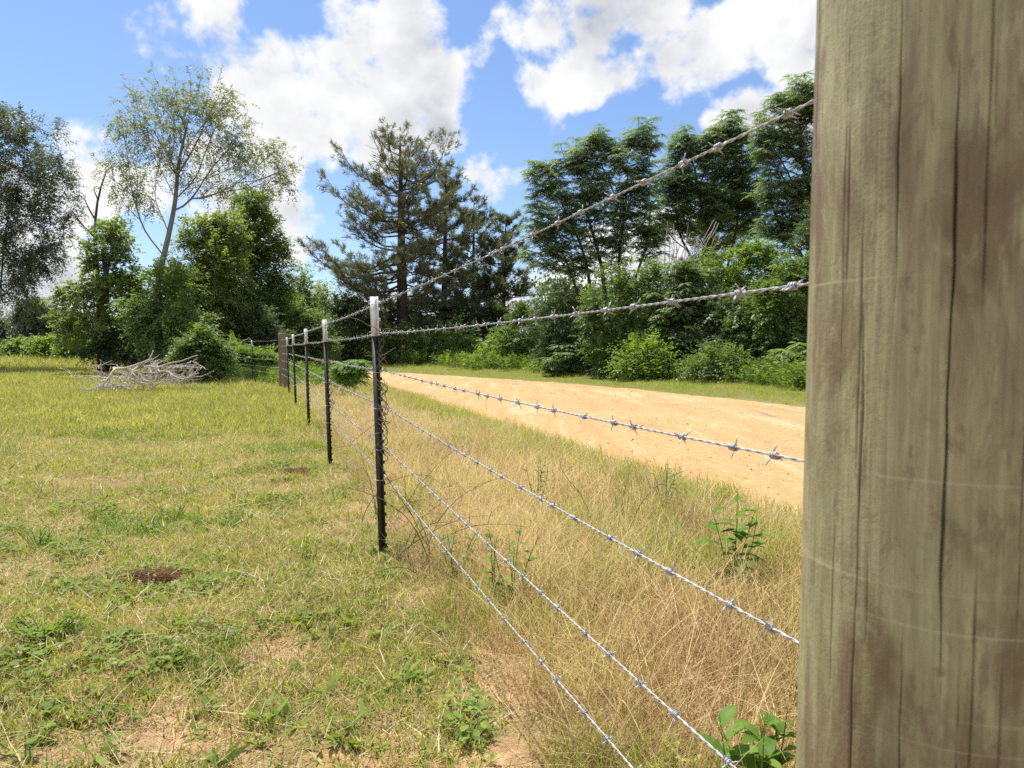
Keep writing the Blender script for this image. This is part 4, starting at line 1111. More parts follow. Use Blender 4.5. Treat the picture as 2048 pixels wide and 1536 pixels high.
# lawn near tufts 0-5 short mixed, 6-8 straw litter, 9-10 clover, 11 stalks with fluff, 12-13 lush
for i in range(6):
    V, Q = blades(22, r, .014, .048, .0040, .75, .042, .5)
    V2, Q2 = blades(9, r, .02, .065, .0024, .95, .045, .3)
    proto('lawn_near', 'tuft', two('tuft', V, Q, MAT['lawn'], V2, Q2, MAT['straw']))
for i in range(3):
    V, Q = blades(22, r, .03, .11, .0020, .25, .05, .1, 2, flat=1.25)
    proto('lawn_near', 'tuft', mesh_np('litter', V, Q, None, MAT['straw' if i else 'brown']))
for i in range(2):
    n = 7; st = r.normal(size=(n, 2)) * .03; hh = r.uniform(.015, .045, n); C = np.c_[st, hh]
    Vs = []; 
    az = (r.uniform(0, 6.28, n)[:, None] + np.arange(3)[None] * 2.094).ravel(); B = np.repeat(C, 3, 0)
    V, Q = leaf_quads(B, np.stack([np.cos(az), np.sin(az), r.uniform(-.1, .3, n * 3)], 1), np.tile([0, 0, 1.0], (n * 3, 1)) + r.normal(size=(n * 3, 3)) * .2, r.uniform(.012, .02, n * 3), r.uniform(.012, .018, n * 3), .05)
    proto('lawn_near', 'tuft', mesh_np('clover', V, Q, None, MAT['clover']))
V, Q = blades(3, r, .09, .16, .0014, .2, .02, .1)
C = np.array([V[k * 8 + 6] for k in range(3)])
V2, Q2 = leaf_quads(np.repeat(C, 14, 0), rand_dirs(42, r), rand_dirs(42, r), .008, .0028)
proto('lawn_near', 'tuft', two('fluff', V, Q, MAT['straw'], V2, Q2, MAT['fluff']))
for i in range(2):
    V, Q = blades(20, r, .05, .12, .0048, .5, .03, .5)
    proto('lawn_near', 'tuft', mesh_np('lush', V, Q, None, MAT['lawn_lush']))
# broad rosette weed 14,15
for i in range(2):
    n = 9; az = r.uniform(0, 6.28, n)
    V, Q = leaf_quads(np.tile([0, 0, .008], (n, 1)) + r.normal(size=(n, 3)) * [.012, .012, .004], np.stack([np.cos(az), np.sin(az), r.uniform(.15, .8, n)], 1), np.tile([0, 0, 1.0], (n, 1)) + r.normal(size=(n, 3)) * .2, r.uniform(.035, .07, n), r.uniform(.012, .02, n), .1)
    proto('lawn_near', 'tuft', mesh_np('rosette', V, Q, None, MAT['clover']))
# far lawn tufts: wider blades
for i in range(5):
    V, Q = blades(16, r, .04, .11, .009, .6, .09, .4, 2)
    V2, Q2 = blades(8, r, .04, .12, .006, .8, .09, .3, 2)
    proto('lawn_far', 'tuft', two('tuft', V, Q, MAT['lawn'], V2, Q2, MAT['straw']))
# tall dry stems 0-4, with seed heads 5, brown 6
for i in range(5):
    V, Q = blades(15, r, .16, .44, .0036, .62, .06, .8, 5)
    V2, Q2 = blades(9, r, .10, .34, .0028, .9, .06, .6, 4)
    proto('tall_dry', 'tuft', two('tuft', V, Q, MAT['straw_tall'], V2, Q2, MAT['straw_tall']))
V, Q = blades(7, r, .36, .60, .0018, .25, .05, .35, 5)
tips_ = V.reshape(7, 12, 3)[:, 8]
B = np.repeat(tips_, 8, 0) + r.normal(size=(56, 3)) * [.004, .004, .02]
V2, Q2 = leaf_quads(B, rand_dirs(56, r) * .5 + [0, 0, 1], rand_dirs(56, r), .014, .0035)
proto('tall_dry', 'tuft', two('seed', V, Q, MAT['straw_tall'], V2, Q2, MAT['straw_tall']))
V, Q = blades(16, r, .10, .36, .0028, .35, .05, .35, 4); V2, Q2 = blades(10, r, .12, .4, .0026, .9, .06, .6, 4)
proto('tall_dry', 'tuft', two('brown', V, Q, MAT['brown'], V2, Q2, MAT['straw_tall']))
V, Q = blades(26, r, .06, .26, .0030, .3, .08, .2, 2, flat=.95)
proto('tall_dry', 'tuft', mesh_np('flat', V, Q, None, MAT['straw_tall']))
V, Q = blades(22, r, .12, .32, .0042, .4, .05, .55, 4)
proto('tall_dry', 'tuft', mesh_np('green', V, Q, None, MAT['verge_green']))
# green verge grass
for i in range(4):
    V, Q = blades(20, r, .12, .30, .0075 if i < 3 else .005, .4, .08, .5, 3)
    proto('verge', 'tuft', mesh_np('tuft', V, Q, None, MAT['verge_green']))
V, Q = blades(12, r, .2, .42, .006, .3, .08, .3, 3)
proto('verge', 'tuft', mesh_np('seedy', V, Q, None, MAT['straw_tall']))
# leafy forbs along the shrub edges
for i in range(5):
    ns = 6; O = np.c_[r.normal(size=(ns, 2)) * .10, np.zeros(ns)]
    D = np.c_[r.normal(size=(ns, 2)) * .35, np.ones(ns)]
    V, Q = compound_leaves(O, D, .55, 9, .42 if i % 2 else .3, .11, .12, r)
    V = V + np.repeat(r.normal(size=(len(V) // 4, 3)) * .025, 4, 0)
    proto('forbs', 'forb', mesh_np('forb', V, Q, None, MAT['shrub_bright' if i < 3 else 'shrub']))
# pebbles
for i in range(4):
    bm_v = rand_dirs(10, r)
    import bmesh
    bm = bmesh.new(); bmesh.ops.create_icosphere(bm, subdivisions=1, radius=1)
    for v in bm.verts: v.co *= 1 + r.normal() * .18
    for v in bm.verts: v.co.z *= .65
    me = bpy.data.meshes.new('pebble'); bm.to_mesh(me); bm.free()
    proto('pebbles', 'pebble', me)
mP, nt, out = new_mat('pebble_stone'); oi = nd(nt, 'ShaderNodeObjectInfo')
c = ramp(nt, oi.outputs['Random'], [(0, (.34, .19, .09)), (.5, (.47, .31, .17)), (.85, (.58, .45, .30)), (1, (.30, .22, .16))])
p = nd(nt, 'ShaderNodeBsdfPrincipled', i_Roughness=.9); nt.links.new(c.outputs[0], p.inputs[0]); nt.links.new(p.outputs[0], out.inputs[0])
for o in LIB['pebbles'].objects: o.data.materials.append(mP)

def scatter(name, coll, P, idx, scl, rot, kind='stuff'):
    me = bpy.data.meshes.new(name); n = len(P)
    me.vertices.add(n); me.vertices.foreach_set('co', np.asarray(P, np.float32).ravel())
    a = me.attributes.new('idx', 'INT', 'POINT'); a.data.foreach_set('value', np.asarray(idx, np.int32))
    a = me.attributes.new('scl', 'FLOAT', 'POINT'); a.data.foreach_set('value', np.asarray(scl, np.float32))
    a = me.attributes.new('rot', 'FLOAT_VECTOR', 'POINT'); a.data.foreach_set('vector', np.asarray(rot, np.float32).ravel())
    o = link(name, me); tag(o, kind=kind)
    ng = bpy.data.node_groups.new(name, 'GeometryNodeTree')
    ng.interface.new_socket('Geometry', in_out='INPUT', socket_type='NodeSocketGeometry')
    ng.interface.new_socket('Geometry', in_out='OUTPUT', socket_type='NodeSocketGeometry')
    gi = ng.nodes.new('NodeGroupInput'); go = ng.nodes.new('NodeGroupOutput')
    ip = ng.nodes.new('GeometryNodeInstanceOnPoints'); ci = ng.nodes.new('GeometryNodeCollectionInfo')
    ci.inputs[0].default_value = LIB[coll]; ci.inputs['Separate Children'].default_value = True; ci.inputs['Reset Children'].default_value = True
    ip.inputs['Pick Instance'].default_value = True
    def na(nm, typ):
        k = ng.nodes.new('GeometryNodeInputNamedAttribute'); k.data_type = typ; k.inputs[0].default_value = nm; return k.outputs[0]
    ng.links.new(gi.outputs[0], ip.inputs['Points']); ng.links.new(ci.outputs[0], ip.inputs['Instance'])
    ng.links.new(na('idx', 'INT'), ip.inputs['Instance Index']); ng.links.new(na('rot', 'FLOAT_VECTOR'), ip.inputs['Rotation']); ng.links.new(na('scl', 'FLOAT'), ip.inputs['Scale'])
    ng.links.new(ip.outputs[0], go.inputs[0])
    md = o.modifiers.new('scatter', 'NODES'); md.node_group = ng
    return o

def vnoise(x, y, s, seed):
    """cheap smooth value noise 0..1"""
    g = np.random.default_rng(seed).random((256, 256))
    X = x * s; Y = y * s; xi = np.floor(X).astype(int); yi = np.floor(Y).astype(int); fx = X - xi; fy = Y - yi
    fx = fx * fx * (3 - 2 * fx); fy = fy * fy * (3 - 2 * fy)
    G = lambda a, b: g[a % 256, b % 256]
    return (G(xi, yi) * (1 - fx) + G(xi + 1, yi) * fx) * (1 - fy) + (G(xi, yi + 1) * (1 - fx) + G(xi + 1, yi + 1) * fx) * fy
def fbm(x, y, s, seed):
    return sum(vnoise(x, y, s * 2 ** k, seed + k) * .5 ** (k + 1) for k in range(4)) / .9375

def sample_view(n, y0, y1, r, margin=.12):
    """points on the ground inside the widened view wedge, uniform in area"""
    k = .683 + margin
    y = np.sqrt(r.uniform(y0 ** 2, y1 ** 2, n)); x = r.uniform(-k, k, n) * y
    return x, y
def rots(n, r, tilt=.15):
    return np.stack([r.normal(size=n) * tilt, r.normal(size=n) * tilt, r.uniform(0, 6.28, n)], 1)

def lawn():
    r = np.random.default_rng(31)
    X, Y, I, S = [], [], [], []
    def add(n, y0, y1, smul):
        x, y = sample_view(n, y0, y1, r); u, v = uv_of(x, y)
        edge = .05 + .18 * (vnoise(x, y, 2.2, 5) - .5)
        ok = v < edge
        x, y, v = x[ok], y[ok], v[ok]
        bare = fbm(x, y, 1.15, 11) + np.interp(y, [1.5, 4, 7], [.06, 0., -.12])
        dens = np.clip((.66 - bare) / .16, .40, 1) * np.interp(y, [1.5, 3.2, 5], [.72, .88, 1])
        ok = r.random(len(x)) < dens
        x, y, bare = x[ok], y[ok], bare[ok]
        lush = fbm(x, y, .9, 23)
        q = r.random(len(x)); idx = r.integers(0, 6, len(x))
        idx = np.where(q > np.where(bare > .56, .50, .74), r.choice([6, 6, 7, 8], len(x)), idx)
        cl = (fbm(x, y, 1.8, 41) > .61) & (r.random(len(x)) < .2); idx = np.where(cl, r.integers(9, 11, len(x)), idx)
        lu = (lush > .61) & (r.random(len(x)) < .14); idx = np.where(lu, r.integers(12, 14, len(x)), idx)
        idx = np.where(r.random(len(x)) < np.interp(y, [2, 5], [.07, .02]), r.integers(14, 16, len(x)), idx)
        fl = (x < -.8) & (fbm(x, y, .7, 51) > .47) & (r.random(len(x)) < .02); idx = np.where(fl, 11, idx)
        X.append(x); Y.append(y); I.append(idx); S.append(r.uniform(.7, 1.35, len(x)) * smul)
    add(25000, 1.35, 4.5, 1.0)
    add(30000, 4.5, 9.5, 1.2)
    x, y = np.concatenate(X), np.concatenate(Y); n = len(x)
    scatter('lawn_grass', 'lawn_near', np.stack([x, y, H(x, y)], 1), np.concatenate(I), np.concatenate(S), rots(n, r, .2))
    # farther pasture
    X, Y, S = [], [], []
    for n, y0, y1, s in ((34000, 9, 20, 1.0), (26000, 20, 36, 1.35), (22000, 36, 62, 2.0)):
        x, y = sample_view(n, y0, y1, r, .05); u, v = uv_of(x, y)
        leg = np.interp(y, [p[1] for p in LEG2], [p[0] for p in LEG2])
        ok = np.where(y < CORNER[1], v < .1, x < leg) & (x > -.75 * y)
        X.append(x[ok]); Y.append(y[ok]); S.append(r.uniform(.7, 1.3, ok.sum()) * s * np.where(y[ok] > 38, 1.7, 1))
    x, y, s = np.concatenate(X), np.concatenate(Y), np.concatenate(S); n = len(x)
    scatter('pasture_grass', 'lawn_far', np.stack([x, y, H(x, y)], 1), r.integers(0, 5, n), s, rots(n, r, .2))
lawn()

def verge_dry():
    r = np.random.default_rng(33)
    X, Y, I, S = [], [], [], []
    for n, y0, y1, s in ((9000, .9, 4.2, .95), (16000, 4.2, 10, 1.0), (15000, 10, 24, 1.15), (8000, 22, 40, 1.4)):
        x, y = sample_view(n, y0, y1, r, .15); u, v = uv_of(x, y); t = road_t(x, y)
        vw = (edge_x(NE, y) - x) * DN[0]           # distance to the road edge
        leg = np.interp(y, [p[1] for p in LEG2], [p[0] for p in LEG2])
        ok = np.where(y < CORNER[1], v > -.02 + .22 * (vnoise(x, y, 2.0, 6) - .6), x > leg) & (vw > .30)
        dens = np.clip(.25 + v / .35, .3, 1) * np.clip((vw - .2) / .4, .2, 1) * .85
        dens = dens * np.clip(.5 + fbm(x, y, 1.6, 61), .45, 1)
        ok &= r.random(n) < dens
        x, y, v, vw = x[ok], y[ok], v[ok], vw[ok]; m = len(x)
        idx = r.integers(0, 5, m); q = r.random(m)
        idx = np.where(q > .93, 5, idx)
        br = (fbm(x, y, 1.1, 71) > .53) & (r.random(m) < .55) | (v < .25) & (r.random(m) < .35); idx = np.where(br, 6, idx)
        idx = np.where(r.random(m) < .36, 7, idx)
        gr = ((fbm(x, y, 1.4, 81) > .56) & (r.random(m) < .42)) | ((v < .35) & (r.random(m) < .16)); idx = np.where(gr, 8, idx)
        sc = r.uniform(.6, 1.15, m) * s * np.clip(.55 + v * .9, .5, 1.0) * np.clip(.6 + vw * .5, .6, 1)
        X.append(x); Y.append(y); I.append(idx); S.append(sc)
    x, y = np.concatenate(X), np.concatenate(Y); n = len(x)
    scatter('dry_verge_grass', 'tall_dry', np.stack([x, y, H(x, y)], 1), np.concatenate(I), np.concatenate(S), rots(n, r, .22))
    # green strip by the near road edge
    X, Y, S = [], [], []
    for n, y0, y1, s in ((60000, 1.5, 26, .75),):
        x, y = sample_view(n, y0, y1, r, .15); vw = (edge_x(NE, y) - x) * DN[0]
        wd = .50 + .35 * vnoise(x, y, .8, 8)
        ok = (vw > -.05 + .1 * vnoise(x, y, 3, 9)) & (vw < wd) 
        X.append(x[ok]); Y.append(y[ok]); S.append(r.uniform(.6, 1.1, ok.sum()) * s)
    x, y, s = np.concatenate(X), np.concatenate(Y), np.concatenate(S); n = len(x)
    idx = np.where(r.random(n) < .8, r.integers(0, 4, n), 4)
    scatter('road_edge_grass', 'verge', np.stack([x, y, H(x, y)], 1), idx, s, rots(n, r, .15))
    # far verge
    X, Y, I, S = [], [], [], []
    for n, y0, y1, s in ((30000, 6, 24, .62), (40000, 24, 50, .85)):
        x, y = sample_view(n, y0, y1, r, .1); d = (x - edge_x(FE, y)) * .85
        ok = (d > .05 + .25 * vnoise(x, y, 1, 12)) & (d < 16)
        x, y, d = x[ok], y[ok], d[ok]; m = len(x)
        X.append(x); Y.append(y); S.append(r.uniform(.6, 1.2, m) * s * np.clip(.5 + d * .12, .5, 1.35)); I.append(np.where(r.random(m) < np.clip(.06 + d * .03, .06, .3), 4, r.integers(0, 4, m)))
    x, y, s = np.concatenate(X), np.concatenate(Y), np.concatenate(S); n = len(x)
    scatter('far_verge_grass', 'verge', np.stack([x, y, H(x, y)], 1), np.concatenate(I), s, rots(n, r, .15))
    # forbs where the verge meets the shrubs, and below the left trees
    x, y = sample_view(60000, 14, 46, r, .08); d = (x - edge_x(FE, y)) * .85; u, v = uv_of(x, y)
    w_ = 1.9 + 1.5 * vnoise(x, y, .5, 15)
    right = (d > w_) & (d < w_ + 4.2) & (r.random(60000) < .45 * vnoise(x, y, .6, 16) ** 1.5 + .10)
    left = (x < -8.2) & (y > 25.5) & (y < 33) & (x > -.42 * y) & (r.random(60000) < .5 * vnoise(x, y, .6, 17))
    bend = (y > 20.5) & (y < 31) & (x > np.interp(y, [p[1] for p in LEG2], [p[0] for p in LEG2]) + .2) & (x < edge_x(NE, y) - .6) & (r.random(60000) < .3)
    ok = right | left | bend
    x, y, d = x[ok], y[ok], d[ok]; n = len(x)
    scatter('undergrowth', 'forbs', np.stack([x, y, H(x, y)], 1), r.integers(0, 5, n), r.uniform(.45, 1.35, n) * np.where(d > 0, 1.1, .8), rots(n, r, .15))
    # loose gravel on the road
    x, y = sample_view(26000, 4, 26, r, .05); t = road_t(x, y); ok = (t > .0) & (t < 1)
    x, y, t = x[ok], y[ok], t[ok]; n = len(x)
    z = H(x, y) + .012 + .07 * (1 - (2 * t - 1) ** 2) - .03 * (np.exp(-((t - .33) / .07) ** 2) + np.exp(-((t - .68) / .07) ** 2))
    scatter('gravel', 'pebbles', np.stack([x, y, z], 1), r.integers(0, 4, n), r.uniform(.004, .012, n) * np.where(r.random(n) < .06, 1.7, 1), rots(n, r, .4))
verge_dry()

# ------------------------------------------------------------------ single weeds and small things
def weed(name, label, cat, base, h, n, L, W, mat, seed, spread=.06, stems=3, erect=.5, stem_mat=None, broad=True):
    r = np.random.default_rng(seed); g0 = np.array([base[0], base[1], float(H(base[0], base[1]))])
    root = empty(name, g0, label, cat)
    mb = MB(); B, D, N_, LL = [], [], [], []
    for s_ in range(stems):
        az = r.uniform(0, 6.28); top = np.array([math.cos(az) * spread, math.sin(az) * spread, h * r.uniform(.75, 1)])
        if s_ == 0: top = np.array([spread * .2, 0, h])
        P = resamp(np.array([[0, 0, -.02], top * .5 + r.normal(size=3) * .01, top]), 10)
        mb.tube(P, np.linspace(.0026, .0012, 10), 5)
        k = max(2, n // stems)
        for q in range(k):
            t = .25 + .75 * (q + .5) / k; o = P[min(9, int(t * 9))]
            a = q * 2.4 + az + r.uniform(-.4, .4)
            B.append(o); D.append([math.cos(a), math.sin(a), erect * (t - .35) * 2 + r.uniform(-.15, .25)]); N_.append([-math.cos(a) * .3, -math.sin(a) * .3, 1]); LL.append(L * r.uniform(.7, 1.2) * (1.15 - .45 * t))
    link('stem', mb.mesh('stem', stem_mat or MAT['weed'], True), root)
    B = np.array(B); D = unit(np.array(D, float)); N_ = np.array(N_, float); LL = np.array(LL); M = len(B)
    # broad leaves: curved strip of 5 sections, folded along the midrib
    t = np.linspace(0, 1, 7); wprof = np.sin(np.pi * np.clip(t, 0, 1) ** .75) ** .9
    s = unit(np.cross(D, N_)); nn = np.cross(s, D)
    mid = B[:, None] + D[:, None] * (LL[:, None] * t)[..., None] - np.array([0, 0, 1]) * (LL[:, None] * .35 * t ** 2)[..., None]
    wv = 1 + .12 * np.sin(t * 20)
    A = mid + s[:, None] * (W / L * LL[:, None] * .5 * wprof * wv)[..., None] + nn[:, None] * (LL[:, None] * .05 * wprof)[..., None]
    C = mid - s[:, None] * (W / L * LL[:, None] * .5 * wprof * wv)[..., None] + nn[:, None] * (LL[:, None] * .05 * wprof)[..., None]
    V = np.stack([A, mid, C], 2).reshape(-1, 3); i = np.arange(M)[:, None] * 21; j = np.arange(6)[None] * 3
    Q = np.concatenate([np.stack([i + j, i + j + 1, i + j + 4, i + j + 3], -1).reshape(-1, 4), np.stack([i + j + 1, i + j + 2, i + j + 5, i + j + 4], -1).reshape(-1, 4)])
    link('foliage', mesh_np('foliage', V, Q, None, mat, True), root)
    return root
def gp(px, py):
    d = ray(px, py); t = -CAM_H / d[2]; return (CAM + d * t)[:2]
WD = MAT['weed']
MAT['dock'] = leaf_mat('dock_leaf', [(.06, .12, .02), (.09, .17, .03), (.12, .21, .035)], .42, (1.3, 1.35, .5), .5, .3)
weed('broadleaf_weed', 'tall broad-leaved green weed standing in the dry grass left of the wooden post', 'weed', gp(1462, 1190), .46, 44, .15, .058, WD, 1, .11, 5, .5)
weed('dock_plant', 'large wavy green leaves at the foot of the wooden post', 'weed', (.535, 1.60), .27, 64, .105, .04, MAT['weed'], 2, .08, 8, .8)
weed('yellow_weed', 'bright yellow-green little weed at the bottom near the wooden post', 'weed', (.37, 1.74), .11, 40, .05, .012, MAT['weed_yellow'], 3, .07, 9, .7)
weed('dark_leaved_weed', 'dark green weed in the dry grass halfway to the road', 'weed', gp(1075, 1012), .34, 34, .085, .03, MAT['shrub'], 4, .08, 5)
weed('dark_leaved_weed', 'dark green weed near the road edge grass, right of the other dark weed', 'weed', gp(1330, 1035), .36, 34, .085, .026, MAT['shrub'], 5, .08, 5)
weed('pale_leaved_weed', 'pale grey-green weed in the middle of the dry grass', 'weed', gp(1250, 1070), .30, 18, .06, .03, MAT['birch'], 6, .06, 3)
weed('broadleaf_weed', 'low green weed cluster in the dry grass beside the tall broad-leaved one', 'weed', gp(1345, 1150), .26, 34, .06, .03, WD, 7, .12, 6)
weed('greenbrier', 'green leafy climber under the second lowest wire', 'weed', gp(1030, 1215), .36, 30, .075, .045, WD, 8, .12, 5)
weed('greenbrier', 'green leafy climber tangled by the lowest wire near the first metal post', 'weed', gp(905, 1160), .26, 30, .065, .04, MAT['shrub'], 9, .12, 5)
weed('greenbrier', 'small leafy climber between the two lowest wires', 'weed', gp(985, 1195), .28, 18, .06, .04, WD, 10, .10, 4)
weed('feathery_weed', 'feathery bright green weed clump in the lawn near the left edge', 'weed', gp(75, 1100), .13, 90, .06, .006, WD, 11, .09, 12, .9)
weed('feathery_weed', 'feathery bright green weed in the middle of the lawn', 'weed', gp(345, 1045), .13, 70, .06, .006, WD, 12, .08, 9, .9)
weed('feathery_weed', 'feathery green weed in the lawn left of the other feathery one', 'weed', gp(290, 1068), .11, 60, .06, .006, WD, 13, .08, 8, .9)
weed('grass_clump', 'lush bright green grass clump in the lower left lawn', 'grass clump', gp(85, 1300), .10, 80, .10, .009, MAT['lawn_lush'], 14, .12, 14, .8)
weed('grass_clump', 'small lush grass clump in the lawn left of the first metal post', 'grass clump', gp(610, 1125), .09, 30, .07, .008, MAT['lawn_lush'], 15, .06, 7, .8)
for i, (px, py, lab) in enumerate([(455, 1365, 'low leafy weed patch at bottom left of centre in the bare soil'), (640, 1250, 'low leafy weed patch below the pine straw, toward the fence'), (930, 1480, 'low clover-like weed patch at the bottom edge by the lowest wire'), (60, 1500, 'low leafy weed at the bottom left corner of the lawn'), (860, 1010, 'leafy weed patch at the fence line behind the first metal post')]):
    weed('low_weed', lab, 'weed', gp(px, py), .05, 26, .045, .022, MAT['clover'], 20 + i, .09, 9, .4)
# dead bramble right of the first post
def bramble(label, xy, n, seed, h=.55, side=(1, 0)):
    r = np.random.default_rng(seed); z = float(H(*xy)); mb = MB()
    for q in range(n):
        P = [np.array([r.normal() * .08, r.normal() * .12, 0])]
        d = unit(np.array([r.uniform(-.3, .7), r.normal() * .4, r.uniform(.7, 1.6)])); L = r.uniform(.5, 1.0) * h * 1.7
        for i in range(12):
            d = unit(d + np.array([r.normal() * .14 + .03, r.normal() * .14, -.10])); P.append(P[-1] + d * L / 12)
        P = np.array(P); P[:, 2] = np.maximum(P[:, 2], .01); mb.tube(P, np.linspace(.0026, .0010, 13), 4)
        for k in range(3):
            o = P[r.integers(4, 12)]; e = o + unit(r.normal(size=3) + [0, 0, .4]) * r.uniform(.06, .16)
            mb.tube(np.array([o, (o + e) / 2 + r.normal(size=3) * .01, e]), [.0014, .0012, .0007], 4)
    ob = link('dead_bramble', mb.mesh('dead_bramble', MAT['dead_brown'], True), None, (xy[0], xy[1], z)); tag(ob, label, 'dead plant')
bramble('dark dry bramble leaning right from the foot of the first metal post', fence_pt(-.25, .16), 10, 1, .5)
bramble('dry bramble on the verge further along behind the first metal post', fence_pt(.9, .2), 8, 2, .42)
bramble('thin dark dead stalk standing in the dry grass beneath the fourth wire', gp(1165, 1080), 2, 3, .5)
# pine straw clumps
def straw_clump(label, xy, n, L, seed, hgt=.04):
    r = np.random.default_rng(seed); z = float(H(*xy)); mb = MB()
    for q in range(n):
        t = r.random(); o = np.array([r.uniform(-.10, .09), r.uniform(-.05, .06), hgt * r.uniform(.1, 1)])
        az = R(175) + r.normal() * .35; d = np.array([math.cos(az), math.sin(az), r.uniform(-.25, .12)]); e = o + d * L * r.uniform(.5, 1); e[2] = max(e[2], .006)
        mb.tube(np.array([o, (o + e) / 2 + [0, 0, .012], e]), [.0012, .0013, .0007], 3, cap=False)
    ob = link('pine_straw_clump', mb.mesh('pine_straw_clump', MAT['pinestraw']), None, (xy[0], xy[1], z)); tag(ob, label, 'pine straw')
MAT['pinestraw'] = leaf_mat('pine_straw', [(.13, .06, .03), (.22, .11, .055), (.32, .18, .09)], .1, (1.1, 1, .9), .6, .2)
straw_clump('reddish brown clump of pine straw lying in the open lawn', gp(325, 1172), 420, .18, 1, .055)
straw_clump('small reddish brown clump of dead needles in the lawn near the second metal post', gp(600, 950), 160, .10, 2, .05)
straw_clump('thin brown streak of pine straw in the lawn below the first metal post', gp(640, 1200), 90, .13, 3, .02)
# fallen twig
g0 = np.array([*gp(560, 1235), 0.]); mb = brush_branch(g0 + [0, 0, .02], (-.6, -.8, .0), .28, .004, 900, 1, .12)
o = link('fallen_twig', mb.mesh('fallen_twig', MAT['dead_brown'], True, g0), None, g0); tag(o, 'short fallen grey twig on the lawn below the pine straw', 'twig')

# ------------------------------------------------------------------ world: sky with clouds
SUN_EL = 66.0; SUN_AZ = -40.0   # degrees, azimuth from +Y, positive to +X
w = bpy.data.worlds.new('World'); scene.world = w; w.use_nodes = True
nt = w.node_tree; nt.nodes.clear()
wo = nt.nodes.new('ShaderNodeOutputWorld'); bg = nt.nodes.new('ShaderNodeBackground')
sky = nt.nodes.new('ShaderNodeTexSky'); sky.sky_type = 'NISHITA'; sky.sun_disc = False
sky.sun_elevation = R(SUN_EL); sky.sun_rotation = R(SUN_AZ); sky.air_density = 1.0; sky.dust_density = .6; sky.ozone_density = 2.0
STR = .10
bg.inputs[1].default_value = STR
tc = nt.nodes.new('ShaderNodeTexCoord'); D = tc.outputs['Generated']
nrm = nt.nodes.new('ShaderNodeVectorMath'); nrm.operation = 'NORMALIZE'; nt.links.new(D, nrm.inputs[0]); D = nrm.outputs[0]
CL = [ # centre px, py, radius px, weight
 (330, 90, 120, 1), (440, 60, 120, 1), (560, 120, 140, 1), (690, 70, 130, 1), (700, 170, 150, 1), (820, 90, 130, 1), (590, 220, 120, 1), (870, 160, 110, 1), (480, 190, 110, 1), (760, 250, 120, 1), (890, 265, 75, 1), (640, 265, 90, 1),
 (500, -40, 130, .8), (800, -40, 110, 1), (960, 90, 60, .8),
 (140, 90, 62, .62), (110, 80, 40, .5), (185, 275, 75, .9), (255, 290, 95, .9), (310, 350, 110, 1), (200, 370, 75, .9), (430, 330, 130, .9),
 (70, 590, 130, 1), (600, 440, 75, .9), (600, 520, 70, .9), (560, 320, 75, .8), (620, 600, 90, .9), (480, 420, 120, .9),
 (1080, 60, 110, .9), (1200, 60, 130, 1), (1180, 145, 100, 1), (1320, 115, 125, 1), (1410, 90, 110, 1), (1080, 165, 75, .9), (1300, 20, 120, 1), (1500, 20, 100, .9), (1590, 60, 100, .9), (1600, 110, 70, .8), (1240, 150, 80, 1), (1420, 140, 60, .9),
 (1480, 232, 72, 1), (1530, 260, 85, 1), (1430, 255, 50, .9), (1600, 260, 90, 1), (1020, 10, 70, .7), (1750, 100, 200, .9),
 (960, 360, 80, 1.1), (1015, 375, 75, 1.1), (1060, 350, 60, 1), (930, 400, 66, 1), (1000, 322, 42, .8), (1100, 235, 42, .5), (1100, 265, 46, .5),
 (1100, 570, 110, .95), (1000, 620, 90, .9), (1300, 560, 170, .9), (1380, 470, 110, .8), (1200, 480, 60, .6), (820, 620, 160, .8),
]
acc = None
for px, py, rad, wt in CL:
    d = unit(ray(px, py)); ca = math.cos(math.atan(rad * .885 / FPX))
    dp = nt.nodes.new('ShaderNodeVectorMath'); dp.operation = 'DOT_PRODUCT'; nt.links.new(D, dp.inputs[0]); dp.inputs[1].default_value = tuple(d)
    k = 1 / (1 - ca)
    f = math_n(nt, 'MULTIPLY_ADD', dp.outputs['Value'], k * wt, (1 - k) * wt)
    acc = f if acc is None else math_n(nt, 'SMOOTH_MAX', acc, f, .25)
# unseen cloud cover behind and above the viewer, thickened as fill light
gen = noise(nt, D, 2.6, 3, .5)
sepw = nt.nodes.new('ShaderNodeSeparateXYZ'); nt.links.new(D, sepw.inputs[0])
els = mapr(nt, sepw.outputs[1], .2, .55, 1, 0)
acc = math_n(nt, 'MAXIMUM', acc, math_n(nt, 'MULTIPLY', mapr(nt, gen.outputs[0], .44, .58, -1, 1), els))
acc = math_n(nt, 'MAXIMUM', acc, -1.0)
mpz = nt.nodes.new('ShaderNodeMapping'); mpz.inputs['Scale'].default_value = (1, 1, 1.15); nt.links.new(D, mpz.inputs[0])
def cloud_noise(offset):
    v = mpz.outputs[0]
    if offset is not None:
        ad = nt.nodes.new('ShaderNodeVectorMath'); ad.operation = 'ADD'; nt.links.new(v, ad.inputs[0]); ad.inputs[1].default_value = offset; v = ad.outputs[0]
    a = noise(nt, v, 5.5, 9, .58, .15)
    vo = nt.nodes.new('ShaderNodeTexVoronoi'); vo.inputs['Scale'].default_value = 13; vo.inputs['Detail'].default_value = 3; vo.inputs['Roughness'].default_value = .5; vo.inputs['Lacunarity'].default_value = 2.3; vo.normalize = True
    nt.links.new(v, vo.inputs['Vector'])
    return math_n(nt, 'ADD', a.outputs[0], math_n(nt, 'MULTIPLY', math_n(nt, 'SUBTRACT', .36, vo.outputs['Distance']), .30))
n0 = cloud_noise(None); n1 = cloud_noise((-.015, .0, .055))
dens = math_n(nt, 'ADD', math_n(nt, 'MULTIPLY', acc, .42), math_n(nt, 'MULTIPLY', math_n(nt, 'SUBTRACT', n0, .5), 2.3))
